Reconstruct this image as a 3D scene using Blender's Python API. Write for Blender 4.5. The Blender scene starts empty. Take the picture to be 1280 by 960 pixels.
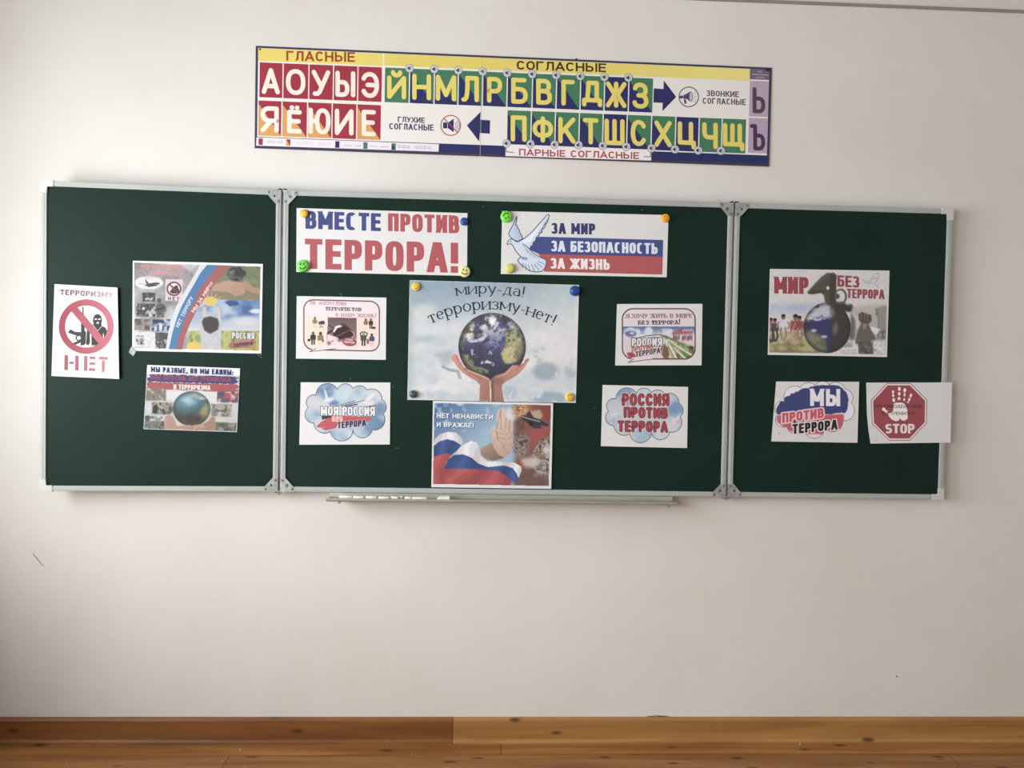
import bpy, bmesh, math, random
import numpy as np
from mathutils import Vector, Matrix
from mathutils.geometry import tessellate_polygon

S = bpy.context.scene
COL = S.collection
PI = math.pi

# ------------------------------------------------------------------ camera
F_PX = 1038.55
CAM = np.array([-0.1131, -2.8309, 1.3048])
YAW, PITCH, ROLL = -0.0458, -0.0274, -0.0192


def rotm(rx, ry, rz):
    cx, sx, cy, sy, cz, sz = math.cos(rx), math.sin(rx), math.cos(ry), math.sin(ry), math.cos(rz), math.sin(rz)
    return (np.array([[cz, -sz, 0], [sz, cz, 0], [0, 0, 1]]) @ np.array([[1, 0, 0], [0, cx, -sx], [0, sx, cx]])
            @ np.array([[cy, 0, sy], [0, 1, 0], [-sy, 0, cy]]))


CM = rotm(PITCH, ROLL, YAW)
cd = bpy.data.cameras.new('camera')
cam = bpy.data.objects.new('camera', cd)
COL.objects.link(cam)
cd.sensor_width = 36
cd.lens = F_PX / 1280 * 36
cd.clip_start = 0.05
m4 = Matrix.Identity(4)
for r in range(3):
    m4[r][0], m4[r][1], m4[r][2], m4[r][3] = CM[r, 0], CM[r, 2], -CM[r, 1], CAM[r]
cam.matrix_world = m4
S.camera = cam

# ------------------------------------------------------------------ world, lights, exposure
S.view_settings.view_transform = 'Standard'
S.view_settings.look = 'None'
S.view_settings.exposure = 0.0
S.view_settings.gamma = 1.0
S.view_settings.use_curve_mapping = False
S.cycles.use_denoising = True
S.cycles.max_bounces = 8
S.cycles.diffuse_bounces = 4

W = bpy.data.worlds.new('world')
S.world = W
W.use_nodes = True
bg = W.node_tree.nodes['Background']
bg.inputs[0].default_value = (1.0, 0.97, 0.93, 1)
bg.inputs[1].default_value = 0.245


def area(name, loc, rot, sx, sy, power, col):
    l = bpy.data.lights.new(name, 'AREA')
    l.shape = 'RECTANGLE'
    l.size, l.size_y, l.energy, l.color = sx, sy, power, col
    o = bpy.data.objects.new(name, l)
    o.location = loc
    o.rotation_euler = rot
    COL.objects.link(o)
    return o


# daylight entering by the two windows of the left wall
WINDOWS = ((-2.70, -0.67), (-5.00, -3.15))
for y0_, y1_ in WINDOWS:
    area('window_daylight', (-2.40, (y0_ + y1_) / 2, 1.42), (0, -PI / 2, 0), 1.6, y1_ - y0_ + .3, 178, (0.93, 0.97, 1.0))


# ------------------------------------------------------------------ small helpers
def lin(c):
    if isinstance(c, str):
        c = [int(c[i:i + 2], 16) for i in (0, 2, 4)]
    a = np.asarray(c, float) / 255.0
    return np.where(a <= 0.04045, a / 12.92, ((a + 0.055) / 1.055) ** 2.4)


def mat(name, col, rough=0.6, spec=0.3, metal=0.0):
    m = bpy.data.materials.new(name)
    m.use_nodes = True
    b = m.node_tree.nodes['Principled BSDF']
    b.inputs['Base Color'].default_value = (*lin(col), 1)
    b.inputs['Roughness'].default_value = rough
    b.inputs['Specular IOR Level'].default_value = spec
    b.inputs['Metallic'].default_value = metal
    return m


def nodes(m):
    return m.node_tree.nodes, m.node_tree.links, m.node_tree.nodes['Principled BSDF']


def noise_tint(m, c1, c2, scale, stretch=(1, 1, 1), detail=4, bump=0.0, lo=0.35, hi=0.65, coord='Object', bdist=0.002):
    n, l, b = nodes(m)
    tc = n.new('ShaderNodeTexCoord')
    mp = n.new('ShaderNodeMapping')
    mp.inputs['Scale'].default_value = stretch
    nz = n.new('ShaderNodeTexNoise')
    nz.inputs['Scale'].default_value = scale
    nz.inputs['Detail'].default_value = detail
    cr = n.new('ShaderNodeValToRGB')
    cr.color_ramp.elements[0].position = lo
    cr.color_ramp.elements[1].position = hi
    cr.color_ramp.elements[0].color = (*lin(c1), 1)
    cr.color_ramp.elements[1].color = (*lin(c2), 1)
    l.new(tc.outputs[coord], mp.inputs[0])
    l.new(mp.outputs[0], nz.inputs['Vector'])
    l.new(nz.outputs[0], cr.inputs[0])
    l.new(cr.outputs[0], b.inputs['Base Color'])
    if bump:
        bp = n.new('ShaderNodeBump')
        bp.inputs['Strength'].default_value = bump
        bp.inputs['Distance'].default_value = bdist
        l.new(nz.outputs[0], bp.inputs['Height'])
        l.new(bp.outputs[0], b.inputs['Normal'])
    return m


def wood(name, base, dark, knot, planks=None):
    """varnished pine: long streaks along X, scattered dark knots, optional plank seams across Y"""
    m = mat(name, base, 0.42, 0.4)
    n, l, b = nodes(m)
    tc = n.new('ShaderNodeTexCoord')

    def mapped(sc):
        mp = n.new('ShaderNodeMapping')
        mp.inputs['Scale'].default_value = sc
        l.new(tc.outputs['Object'], mp.inputs[0])
        return mp.outputs[0]

    def mix(fac, a, c):
        mx = n.new('ShaderNodeMix')
        mx.data_type = 'RGBA'
        l.new(fac, mx.inputs[0])
        for s_, v in ((6, a), (7, c)):
            if isinstance(v, tuple):
                mx.inputs[s_].default_value = v
            else:
                l.new(v, mx.inputs[s_])
        return mx.outputs[2]

    nz = n.new('ShaderNodeTexNoise')
    nz.inputs['Scale'].default_value = 1.0
    nz.inputs['Detail'].default_value = 5
    nz.inputs['Distortion'].default_value = 0.6
    l.new(mapped((1.6, 26, 26)), nz.inputs['Vector'])
    cr = n.new('ShaderNodeValToRGB')
    cr.color_ramp.elements[0].position = 0.36
    cr.color_ramp.elements[1].position = 0.66
    cr.color_ramp.elements[0].color = (*lin(dark), 1)
    cr.color_ramp.elements[1].color = (*lin(base), 1)
    l.new(nz.outputs[0], cr.inputs[0])
    vo = n.new('ShaderNodeTexVoronoi')
    vo.inputs['Scale'].default_value = 1.0
    l.new(mapped((5.5, 15, 15)), vo.inputs['Vector'])
    kr = n.new('ShaderNodeValToRGB')
    kr.color_ramp.elements[0].position = 0.07
    kr.color_ramp.elements[1].position = 0.16
    kr.color_ramp.elements[0].color = (0.85, 0.85, 0.85, 1)
    kr.color_ramp.elements[1].color = (0, 0, 0, 1)
    l.new(vo.outputs['Distance'], kr.inputs[0])
    c = mix(kr.outputs[0], cr.outputs[0], (*lin(knot), 1))
    if planks:
        br = n.new('ShaderNodeTexBrick')
        br.offset = 0.37
        br.inputs['Scale'].default_value = 1.0
        br.inputs['Brick Width'].default_value = 2.4
        br.inputs['Row Height'].default_value = planks
        br.inputs['Mortar Size'].default_value = 0.0016
        br.inputs['Color1'].default_value = (1, 1, 1, 1)
        br.inputs['Color2'].default_value = (0.80, 0.80, 0.80, 1)
        br.inputs['Mortar'].default_value = (0.30, 0.30, 0.30, 1)
        l.new(mapped((1, 1, 1)), br.inputs['Vector'])
        ml = n.new('ShaderNodeMix')
        ml.data_type = 'RGBA'
        ml.blend_type = 'MULTIPLY'
        ml.inputs[0].default_value = 1
        l.new(c, ml.inputs[6])
        l.new(br.outputs['Color'], ml.inputs[7])
        c = ml.outputs[2]
    l.new(c, b.inputs['Base Color'])
    return m


WALLM = noise_tint(mat('wall_paint', (228, 225, 219), 0.75, 0.15), (225, 221, 214), (230, 227, 223), 2.2, bump=0.05, bdist=0.004)
CEILM = noise_tint(mat('ceiling_paint', (180, 178, 174), 0.8, 0.1), (176, 174, 170), (184, 182, 178), 2.0)
FLOORM = wood('pine_floor', (178, 126, 72), (142, 92, 48), (70, 38, 18), planks=0.115)
SKIRTM = wood('pine_skirting', (178, 134, 78), (154, 108, 58), (70, 40, 18))
SKIRTD = wood('dark_pine_skirting', (142, 94, 50), (118, 74, 38), (60, 34, 16))
ALU = noise_tint(mat('aluminium', (180, 184, 181), 0.5, 0.4, 0.1), (177, 181, 178), (183, 187, 184), 6)
POSTM = noise_tint(mat('dark_aluminium', (120, 120, 116), 0.5, 0.4, 0.3), (108, 108, 104), (128, 128, 124), 30)
STEEL = noise_tint(mat('galvanised_steel', (178, 182, 180), 0.4, 0.5, 0.5), (164, 168, 166), (192, 196, 194), 60)
PLAST = noise_tint(mat('white_plastic', (208, 210, 204), 0.4, 0.4), (205, 207, 201), (212, 214, 208), 30)
SCREW = mat('screw_steel', (120, 122, 122), 0.35, 0.5, 0.7)
HOLE = mat('dark_hole', (28, 28, 28), 0.7, 0.2)
BOARDM = noise_tint(mat('green_chalkboard', (22, 43, 36), 0.5, 0.13), (20, 42, 35), (24, 46, 39), 3.5, detail=6)
CHALKM = noise_tint(mat('white_chalk', (238, 236, 230), 0.9, 0.1), (230, 228, 222), (242, 240, 234), 80)
DUSTM = mat('chalk_dust', (92, 108, 102), 0.9, 0.1)
GLASS = bpy.data.materials.new('window_glass')
GLASS.use_nodes = True
_n, _l = GLASS.node_tree.nodes, GLASS.node_tree.links
_n.remove(_n['Principled BSDF'])
_t, _g, _mx = _n.new('ShaderNodeBsdfTransparent'), _n.new('ShaderNodeBsdfGlossy'), _n.new('ShaderNodeMixShader')
_g.inputs['Roughness'].default_value = 0.02
_mx.inputs[0].default_value = 0.06
_l.new(_t.outputs[0], _mx.inputs[1])
_l.new(_g.outputs[0], _mx.inputs[2])
_l.new(_mx.outputs[0], _n['Material Output'].inputs[0])

# printed ink: colour comes from the print itself (per-vertex ink), a hint of paper grain over it
INK = mat('printed_ink', (255, 255, 255), 0.55, 0.22)
n_, l_, b_ = nodes(INK)
at_ = n_.new('ShaderNodeAttribute')
at_.attribute_name = 'ink'
nz_ = n_.new('ShaderNodeTexNoise')
nz_.inputs['Scale'].default_value = 260
mr_ = n_.new('ShaderNodeMapRange')
mr_.inputs['To Min'].default_value = 0.96
mr_.inputs['To Max'].default_value = 1.04
l_.new(nz_.outputs[0], mr_.inputs['Value'])
mm_ = n_.new('ShaderNodeVectorMath')
mm_.operation = 'SCALE'
l_.new(at_.outputs['Color'], mm_.inputs[0])
l_.new(mr_.outputs[0], mm_.inputs['Scale'])
l_.new(mm_.outputs[0], b_.inputs['Base Color'])
PAPER = noise_tint(mat('paper', (226, 226, 226), 0.6, 0.2), (225, 225, 225), (228, 228, 228), 30)


def link(name, me, m=None, parent=None, loc=None):
    o = bpy.data.objects.new(name, me)
    COL.objects.link(o)
    if parent is not None:
        o.parent = parent
    if loc is not None:
        o.location = loc
    if m is not None:
        me.materials.append(m)
    return o


def from_bm(name, bm, m, parent=None, loc=None, smooth=False):
    me = bpy.data.meshes.new(name)
    bmesh.ops.recalc_face_normals(bm, faces=bm.faces)
    bm.to_mesh(me)
    bm.free()
    if smooth:
        for p in me.polygons:
            p.use_smooth = True
    return link(name, me, m, parent, loc)


def empty(name, loc, label=None, cat=None, group=None):
    o = bpy.data.objects.new(name, None)
    o.empty_display_size = 0.05
    o.location = loc
    COL.objects.link(o)
    tag(o, label, cat, group)
    return o


def tag(o, label=None, cat=None, group=None):
    if label:
        o['label'] = label
    if cat:
        o['category'] = cat
    if group:
        o['group'] = group
    return o


def struct(o):
    o['kind'] = 'structure'
    return o


def add_box(bm, lo, hi, bev=0.0):
    vs = [bm.verts.new((x, y, z)) for x in (lo[0], hi[0]) for y in (lo[1], hi[1]) for z in (lo[2], hi[2])]
    q = [(0, 1, 3, 2), (4, 6, 7, 5), (0, 4, 5, 1), (2, 3, 7, 6), (0, 2, 6, 4), (1, 5, 7, 3)]
    fs = [bm.faces.new([vs[i] for i in f]) for f in q]
    if bev:
        es = list({e for f in fs for e in f.edges})
        bmesh.ops.bevel(bm, geom=es, offset=bev, segments=2, affect='EDGES', profile=0.5)


def add_prism(bm, pts, d):
    """pts: front outline (Vectors); d: vector to the back outline"""
    a = [bm.verts.new(p) for p in pts]
    b = [bm.verts.new(p + d) for p in pts]
    bm.faces.new(a)
    bm.faces.new(b[::-1])
    k = len(a)
    for i in range(k):
        bm.faces.new((a[i], b[i], b[(i + 1) % k], a[(i + 1) % k]))


def add_lathe(bm, prof, M, seg=28):
    """prof: (radius, height) along local +Z; M: 4x4 placing it"""
    rings = []
    for r_, h_ in prof:
        if r_ < 1e-7:
            rings.append([bm.verts.new(M @ Vector((0, 0, h_)))])
        else:
            rings.append([bm.verts.new(M @ Vector((r_ * math.cos(2 * PI * i / seg), r_ * math.sin(2 * PI * i / seg), h_))) for i in range(seg)])
    for a, b in zip(rings, rings[1:]):
        for i in range(seg):
            j = (i + 1) % seg
            va = [a[0]] if len(a) == 1 else [a[i], a[j]]
            vb = [b[0]] if len(b) == 1 else [b[j], b[i]]
            if len(va) + len(vb) >= 3:
                bm.faces.new(va + vb)


# ------------------------------------------------------------------ planes of the place and points on them
class Plane:
    def __init__(s, o, n):
        s.o, s.n = np.array(o, float), np.array(n, float) / np.linalg.norm(n)


def ray(px, py):
    return CM @ np.array([(px - 640) / F_PX, 1.0, (480 - py) / F_PX])


def on(pl, px, py, off=0.0):
    d = ray(px, py)
    t = (off - (CAM - pl.o) @ pl.n) / (d @ pl.n)
    return CAM + d * t


def on_many(pl, XY, off):
    XY = np.asarray(XY, float)
    D = np.stack([(XY[:, 0] - 640) / F_PX, np.ones(len(XY)), (480 - XY[:, 1]) / F_PX], 1) @ CM.T
    t = (off - (CAM - pl.o) @ pl.n) / (D @ pl.n)
    return CAM + D * t[:, None]


A_L = 0.0586                      # the left leaf stands a little open
HINGE = 0.757
FRONT = -0.050                    # front of the board frames
SURF = 0.005                      # writing surface lies this far behind the frame front
WALL = Plane((0, 0, 0), (0, -1, 0))
MID = Plane((0, FRONT + SURF, 0), (0, -1, 0))
RIGHT = MID
LN = np.array([math.sin(A_L), -math.cos(A_L), 0])
LEFT = Plane(np.array([-HINGE, FRONT, 0]) - LN * SURF, LN)
B_Z0, B_H = 0.8568, 0.9966
# ------------------------------------------------------------------ the room
def shell(name, boxes, m):
    bm = bmesh.new()
    for lo, hi in boxes:
        add_box(bm, lo, hi)
    return struct(from_bm(name, bm, m))


XL, XR, YB, ZC = -2.08, 3.3, -5.4, 3.2
shell('floor', [((XL - 0.14, YB, -0.1), (XR + 0.1, 0.12, 0))], FLOORM)
wall_back = shell('wall_back', [((XL - 0.14, 0, 0), (XR + 0.1, 0.12, ZC))], WALLM)
shell('ceiling', [((XL - 0.14, YB, ZC), (XR + 0.1, 0.12, ZC + 0.1))], CEILM)
shell('wall_right', [((XR, YB, 0), (XR + 0.1, 0, ZC))], WALLM)
WZ0, WZ1 = 0.76, 2.14
bx = [((XL - 0.14, YB, 0), (XL, 0, WZ0)), ((XL - 0.14, YB, WZ1), (XL, 0, ZC))]
ye = 0
for y0, y1 in WINDOWS:
    bx.append(((XL - 0.14, y1, WZ0), (XL, ye, WZ1)))
    ye = y0
bx.append(((XL - 0.14, YB, WZ0), (XL, ye, WZ1)))
shell('wall_left', bx, WALLM)
xf = XL - 0.11
for i, (WY0, WY1) in enumerate(WINDOWS):
    bm = bmesh.new()
    for a, b in ((WY0, WY0 + .06), (WY1 - .06, WY1), ((WY0 + WY1) / 2 - .04, (WY0 + WY1) / 2 + .04)):
        add_box(bm, (xf, a, WZ0), (xf + .06, b, WZ1), 0.004)
    for a, b in ((WZ0, WZ0 + .06), (WZ1 - .06, WZ1)):
        add_box(bm, (xf, WY0, a), (xf + .06, WY1, b), 0.004)
    win = struct(from_bm('window_%d' % (i + 1), bm, PLAST))
    bm = bmesh.new()
    add_box(bm, (xf + .025, WY0 + .05, WZ0 + .05), (xf + .031, WY1 - .05, WZ1 - .05))
    from_bm('pane', bm, GLASS, win)
    bm = bmesh.new()
    add_box(bm, (XL - 0.11, WY0 - .08, WZ0 - .005), (XL + 0.12, WY1 + .3, WZ0 + .03), 0.006)
    from_bm('window_sill', bm, PLAST, win)

# skirting boards: the left length is darker, the right one lighter; a small shoe strip runs along their foot
jx = on(WALL, 566, 915, 0.02)[0]
SK_T = on(WALL, 640, 899.0, 0.02)[2]


def skirting(name, x0, x1, m):
    bm = bmesh.new()
    prof = [(0, 0), (-0.02, 0), (-0.02, SK_T - .006), (-0.014, SK_T), (0, SK_T)]
    add_prism(bm, [Vector((x0, y, z)) for y, z in prof], Vector((x1 - x0, 0, 0)))
    return struct(from_bm(name, bm, m))


skirting('baseboard_back', XL, jx - .0008, SKIRTD)
skirting('baseboard_back.001', jx + .0008, XR, SKIRTM)
for nm, x0, x1, m in (('trim_1', XL, jx - .0006, SKIRTD), ('trim_2', jx + .0006, XR, SKIRTM)):
    bm = bmesh.new()
    prof = [(-0.02, 0)] + [(-0.02 - .012 * math.cos(a), .013 * math.sin(a)) for a in np.linspace(0, PI / 2, 6)]
    add_prism(bm, [Vector((x0, y, z)) for y, z in prof], Vector((x1 - x0, 0, 0)))
    struct(from_bm(nm, bm, m))
# thin batten line high on the wall
TRZ = 2.548
bm = bmesh.new()
add_box(bm, (XL, -0.006, TRZ - .005), (XR, 0.0, TRZ + .005), 0.001)
struct(from_bm('trim_3', bm, noise_tint(mat('batten_paint', (150, 143, 132), .8, .1), (146, 139, 128), (156, 149, 138), 6)))


# scuffs on the wall plaster: thin dark scratches with a little depth of their own
def px_stroke(bm, pl, pts, w, off, thick=0.0006):
    pts = [np.array(p, float) for p in pts]
    for a, b in zip(pts, pts[1:]):
        d = b - a
        nn = np.array([-d[1], d[0]]) / (np.linalg.norm(d) + 1e-9) * w / 2
        q = [Vector(on(pl, *(c), off)) for c in (a - nn, b - nn, b + nn, a + nn)]
        add_prism(bm, q, Vector(-pl.n * thick))


SCUFF = mat('scuff', (96, 92, 92), .9, .1)
for strokes in ((([(41, 692), (46, 698), (52, 705.5)], .8), ([(52, 705.5), (55, 707.5)], 0.6)),
                (([(809, 895.8), (822, 894.8), (832, 895.4), (837, 896.2)], 1.0), ([(822, 895.6), (833, 896.2)], 1.1)), (([(1120, 845), (1122, 846.5)], 1.4),)):
    bm = bmesh.new()
    for i, (pts, w) in enumerate(strokes):
        px_stroke(bm, WALL, pts, w, 0.0006 + i * .0001)
    from_bm('scuff_mark', bm, SCUFF, wall_back)

# ------------------------------------------------------------------ the folding chalkboard
board = empty('chalkboard', (0, FRONT + .012, B_Z0),
              'wide three-leaf green chalkboard with grey aluminium frame on the white wall', 'chalkboard')
BO = np.array(board.location)
RW, DEP = 0.0172, 0.020


class Leaf:
    """local frame: u along the leaf, n out towards the room, z up"""
    def __init__(s, o, u, n, w):
        s.o, s.u, s.n, s.w = np.array(o, float), np.array(u, float), np.array(n, float), w

    def mat(s):
        m = Matrix.Identity(4)
        o = s.o - BO
        for r in range(3):
            m[r][0], m[r][1], m[r][2], m[r][3] = s.u[r], -s.n[r], (0, 0, 1)[r], o[r]
        return m


def leaf_mesh(name, L, boxes, m, parent, bev=0.0):
    bm = bmesh.new()
    for lo, hi in boxes:
        add_box(bm, lo, hi, bev)
    bm.transform(L.mat())
    return from_bm(name, bm, m, parent)


LU = np.array([-math.cos(A_L), -math.sin(A_L), 0])
leaves = {
    'left': Leaf(np.array([-HINGE, FRONT, B_Z0]) + LU * 0.7501, -LU, LN, 0.7501),
    'mid': Leaf((-0.75, FRONT, B_Z0), (1, 0, 0), (0, -1, 0), 1.5),
    'right': Leaf((HINGE, FRONT, B_Z0), (1, 0, 0), (0, -1, 0), 0.7522),
}


def rail_boxes(a, b, axis, c0, c1):
    # a hollow-looking extrusion: main bar and a raised outer lip
    if axis == 'z':
        return [((c0, 0.0, a), (c1, DEP, b))]
    return [((a, 0.0, c0), (b, DEP, c1))]


def bracket(L, parent, corner, sx, sz, holes):
    """chamfered steel plate over a hinge corner, sx/sz = direction into the leaf"""
    k = 0.046
    bm = bmesh.new()
    x, z = corner
    out = [(0, 0), (k, 0), (k, RW * .85), (RW * 1.05, k), (0, k)]
    t = 0.0016
    pts = [Vector((x + sx * a, -t, z + sz * b)) for a, b in out]
    add_prism(bm, pts, Vector((0, t, 0)))
    bm.transform(L.mat())
    o = from_bm('corner_bracket', bm, STEEL, parent)
    for a, b in ((.040, .009), (.008, .038)):
        bm = bmesh.new()
        M = L.mat() @ Matrix.Translation((x + sx * a, -t, z + sz * b)) @ Matrix.Rotation(PI / 2, 4, 'X')
        add_lathe(bm, [(0.0038, 0), (0.0036, .0009), (0.002, .0016), (0, .0017)], M, 14)
        from_bm('screw', bm, SCREW, o, smooth=True)
    a, b = (.0215, .0215)
    bm = bmesh.new()
    M = L.mat() @ Matrix.Translation((x + sx * a, -t, z + sz * b)) @ Matrix.Rotation(PI / 2, 4, 'X')
    if holes:
        add_lathe(bm, [(0.0034, 0.0), (0.0034, .0002), (0, .0002)], M, 16)
        from_bm('screw_hole', bm, HOLE, o)
    else:
        add_lathe(bm, [(0.0055, 0), (0.005, .0014), (0.0026, .002), (0.002, .0012), (0, .0012)], M, 16)
        from_bm('rivet', bm, SCREW, o, smooth=True)


def cap(L, parent, corner, sx, sz):
    """white plastic L-shaped corner cap"""
    x, z = corner
    k, w, t = 0.039, RW * 1.06, 0.0028
    e = 0.0022
    bm = bmesh.new()
    out = [(-e, -e), (k, -e), (k, w), (w, w), (w, k), (-e, k)]
    pts = [Vector((x + sx * a, -t, z + sz * b)) for a, b in out]
    add_prism(bm, pts, Vector((0, t + DEP, 0)))
    bmesh.ops.bevel(bm, geom=bm.edges[:], offset=0.0012, segments=2, affect='EDGES')
    bm.transform(L.mat())
    from_bm('corner_cap', bm, PLAST, parent)


for key in ('left', 'mid', 'right'):
    L = leaves[key]
    w, h = L.w, B_H
    p = leaf_mesh('panel', L, [((RW * .6, SURF, RW * .6), (w - RW * .6, DEP - .004, h - RW * .6))], BOARDM, board)
    for boxes in (rail_boxes(0, w, 'x', h - RW, h), rail_boxes(0, w, 'x', 0, RW),
                  rail_boxes(RW, h - RW, 'z', 0, RW), rail_boxes(RW, h - RW, 'z', w - RW, w)):
        r_ = leaf_mesh('frame_rail', L, boxes, ALU, p, 0.0022)
        (lo, hi), = boxes
        # shallow ridge that runs along the face of the extrusion
        g = [lo[0] + .004, -0.0011, lo[2] + .004], [hi[0] - .004, 0.0006, hi[2] - .004]
        if hi[0] - lo[0] > hi[2] - lo[2]:
            g[0][2], g[1][2] = lo[2] + .0055, lo[2] + .0095
        else:
            g[0][0], g[1][0] = lo[0] + .0055, lo[0] + .0095
        ridge = bmesh.new()
        add_box(ridge, g[0], g[1], 0.0004)
        ridge.transform(L.mat())
        me = r_.data
        b2 = bmesh.new()
        b2.from_mesh(me)
        tmp = bpy.data.meshes.new('tmp')
        ridge.to_mesh(tmp)
        ridge.free()
        b2.from_mesh(tmp)
        b2.to_mesh(me)
        b2.free()
        bpy.data.meshes.remove(tmp)
    if key in ('left', 'mid'):
        for z, sz in ((0, 1), (h, -1)):
            bracket(L, board, (w, z), -1, sz, key == 'left')
    if key in ('mid', 'right'):
        for z, sz in ((0, 1), (h, -1)):
            bracket(L, board, (0, z), 1, sz, key == 'right')
    if key == 'left':
        cap(L, p, (0, 0), 1, 1)
        cap(L, p, (0, h), 1, -1)
    if key == 'right':
        cap(L, p, (w, 0), -1, 1)
        cap(L, p, (w, h), -1, -1)

for sx in (-1, 1):
    # dark hinge rod in the gap between two leaves, with a cap on top and a bent steel clip underneath
    x = sx * (0.75 + HINGE) / 2
    bm = bmesh.new()
    M = Matrix.Translation((x - BO[0], FRONT + .0075 - BO[1], 0))
    add_lathe(bm, [(0, .003), (0.0048, .003), (0.0048, B_H - .003), (0, B_H - .003)], M, 18)
    post = from_bm('hinge_rod', bm, POSTM, board, smooth=False)
    for s2 in (-1, 1):
        bm = bmesh.new()
        pts = [Vector((x - BO[0] + s2 * a, FRONT + .001 - BO[1], B_H + b)) for a, b in ((0.002, .0005), (.017, .0005), (.013, .0042), (.004, .0052))]
        add_prism(bm, pts, Vector((0, .014, 0)))
        from_bm('hinge_leaf', bm, HOLE, post)
    bm = bmesh.new()
    for s2 in (-1, 1):
        pts = [Vector((x - BO[0] + s2 * a, FRONT - .003 - BO[1], b)) for a, b in ((-.002, -.0048), (.010, -.0042), (.016, .001), (.018, .0005), (.012, -.0075), (-.002, -.0085))]
        add_prism(bm, pts, Vector((0, .015, 0)))
    add_lathe(bm, [(0, -.011), (.0034, -.0105), (.0034, -.004)], Matrix.Translation((x - BO[0], FRONT + .004 - BO[1], 0)), 12)
    from_bm('hinge_clip', bm, STEEL, post)

# chalk tray under the middle leaf
TX0, TX1 = on(Plane((0, -.11, 0), (0, -1, 0)), 407.5, 624)[0], on(Plane((0, -.11, 0), (0, -1, 0)), 846, 624)[0]
TZ = B_Z0 - .0185
bm = bmesh.new()
prof = [(-.046, TZ + .017), (-.048, TZ + .017), (-.050, TZ + .004), (-.056, TZ + .002), (-.104, TZ + .002), (-.108, TZ + .006),
        (-.110, TZ + .009), (-.1135, TZ + .009), (-.1135, TZ + .003), (-.108, TZ - .0025), (-.046, TZ - .001)]
add_prism(bm, [Vector((TX0, y, z)) - Vector(BO) for y, z in prof], Vector((TX1 - TX0, 0, 0)))
tray = from_bm('chalk_tray', bm, noise_tint(mat('tray_aluminium', (176, 174, 164), 0.4, 0.5, 0.4), (170, 168, 158), (184, 182, 172), 12, (1, 8, 8)), board)
for px in (424, 836):
    bm = bmesh.new()
    c = on(Plane((0, -.06, 0), (0, -1, 0)), px, 629)
    add_box(bm, np.array((c[0] - .004, -.07, TZ - .016)) - BO, np.array((c[0] + .004, -.0005, TZ - .001)) - BO, .001)
    from_bm('tray_bracket', bm, STEEL, tray)

# stray chalk marks on the leaves
mid_panel = [o for o in board.children if o.name.startswith('panel')][1]
for pts, w in (([(424.5, 366.5), (426.5, 368), (426.3, 371)], .9), ([(438.5, 472.5), (437.5, 475)], .9), ([(491, 483), (492, 484.5)], 1.1),
               ([(603.5, 257), (604.5, 259)], 1.2), ([(802, 262), (803.5, 263)], 1.2), ([(742, 510), (744, 510.5)], .9), ([(346.5, 282), (346, 285)], .8),
               ([(494, 560), (499, 560.4)], .7)):
    bm = bmesh.new()
    px_stroke(bm, MID, pts, w, 0.0003, 0.0003)
    bm.transform(Matrix.Translation(-Vector(BO)))
    from_bm('chalk_mark', bm, DUSTM, mid_panel)
for pts, w in (([(321, 442.5), (324, 445), (327, 443)], .8), ([(325, 446.5), (328, 446.8)], .8), ([(58, 240), (62, 236.5)], .8)):
    bm = bmesh.new()
    px_stroke(bm, LEFT, pts, w, 0.0003, 0.0003)
    bm.transform(Matrix.Translation(-Vector(BO)))
    from_bm('chalk_mark', bm, DUSTM, [o for o in board.children if o.name.startswith('panel')][0])

# sticks and stubs of chalk lying in the tray
chalks = [(424, 440, -.080, 0, 'stub of white chalk at the left end of the tray'),
          (441, 455, -.086, 1, 'second white chalk stub from the left end of the tray'),
          (457, 471, -.082, -1, 'third white chalk stub from the left end of the tray'),
          (473, 487, -.090, 2, 'fourth white chalk stub from the left end of the tray'),
          (488, 498, -.084, -2, 'fifth white chalk stub, short, in the left half of the tray'),
          (499, 505, -.072, 70, 'tiny chalk bit propped crosswise between two stubs in the tray'),
          (506, 514, -.086, 3, 'shortest lying white chalk stub, just right of the propped bit'),
          (515, 534, -.092, 0, 'longest white chalk stick in the tray, beneath the flag poster')]
for a, b, y, rz, lab in chalks:
    pl = Plane((0, y, 0), (0, -1, 0))
    c0, c1 = on(pl, a, 622), on(pl, b, 622)
    ln = max(0.012, c1[0] - c0[0])
    r_ = 0.0058
    bm = bmesh.new()
    add_lathe(bm, [(0, -ln / 2), (r_ * .8, -ln / 2), (r_, -ln / 2 + .0015), (r_, ln / 2 - .001), (r_ * .85, ln / 2), (0, ln / 2)],
              Matrix.Rotation(math.radians(rz), 4, 'Z') @ Matrix.Rotation(PI / 2, 4, 'Y'), 14)
    o = from_bm('chalk', bm, CHALKM, None, ((c0[0] + c1[0]) / 2, y, TZ + .002 + r_), True)
    tag(o, lab, 'chalk', 'chalk in the tray')
pl = Plane((0, -.085, 0), (0, -1, 0))
c0, c1 = on(pl, 546, 622), on(pl, 562, 622)
bm = bmesh.new()
pts = [(c0[0], TZ + .002), (c1[0], TZ + .002), (c1[0] + .0005, TZ + .0165), (c0[0] + .012, TZ + .0145), (c0[0] + .001, TZ + .008)]
add_prism(bm, [Vector((x, -.099, z)) for x, z in pts], Vector((0, .030, 0)))
bmesh.ops.bevel(bm, geom=bm.edges[:], offset=0.0012, segments=2, affect='EDGES')
bm.transform(Matrix.Translation((-(c0[0] + c1[0]) / 2, .085, -(TZ + .002))))
o = from_bm('chalk_block', bm, CHALKM, None, ((c0[0] + c1[0]) / 2, -.085, TZ + .002))
tag(o, 'thick white chalk block with slanted end, rightmost piece in the tray', 'chalk')

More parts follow.
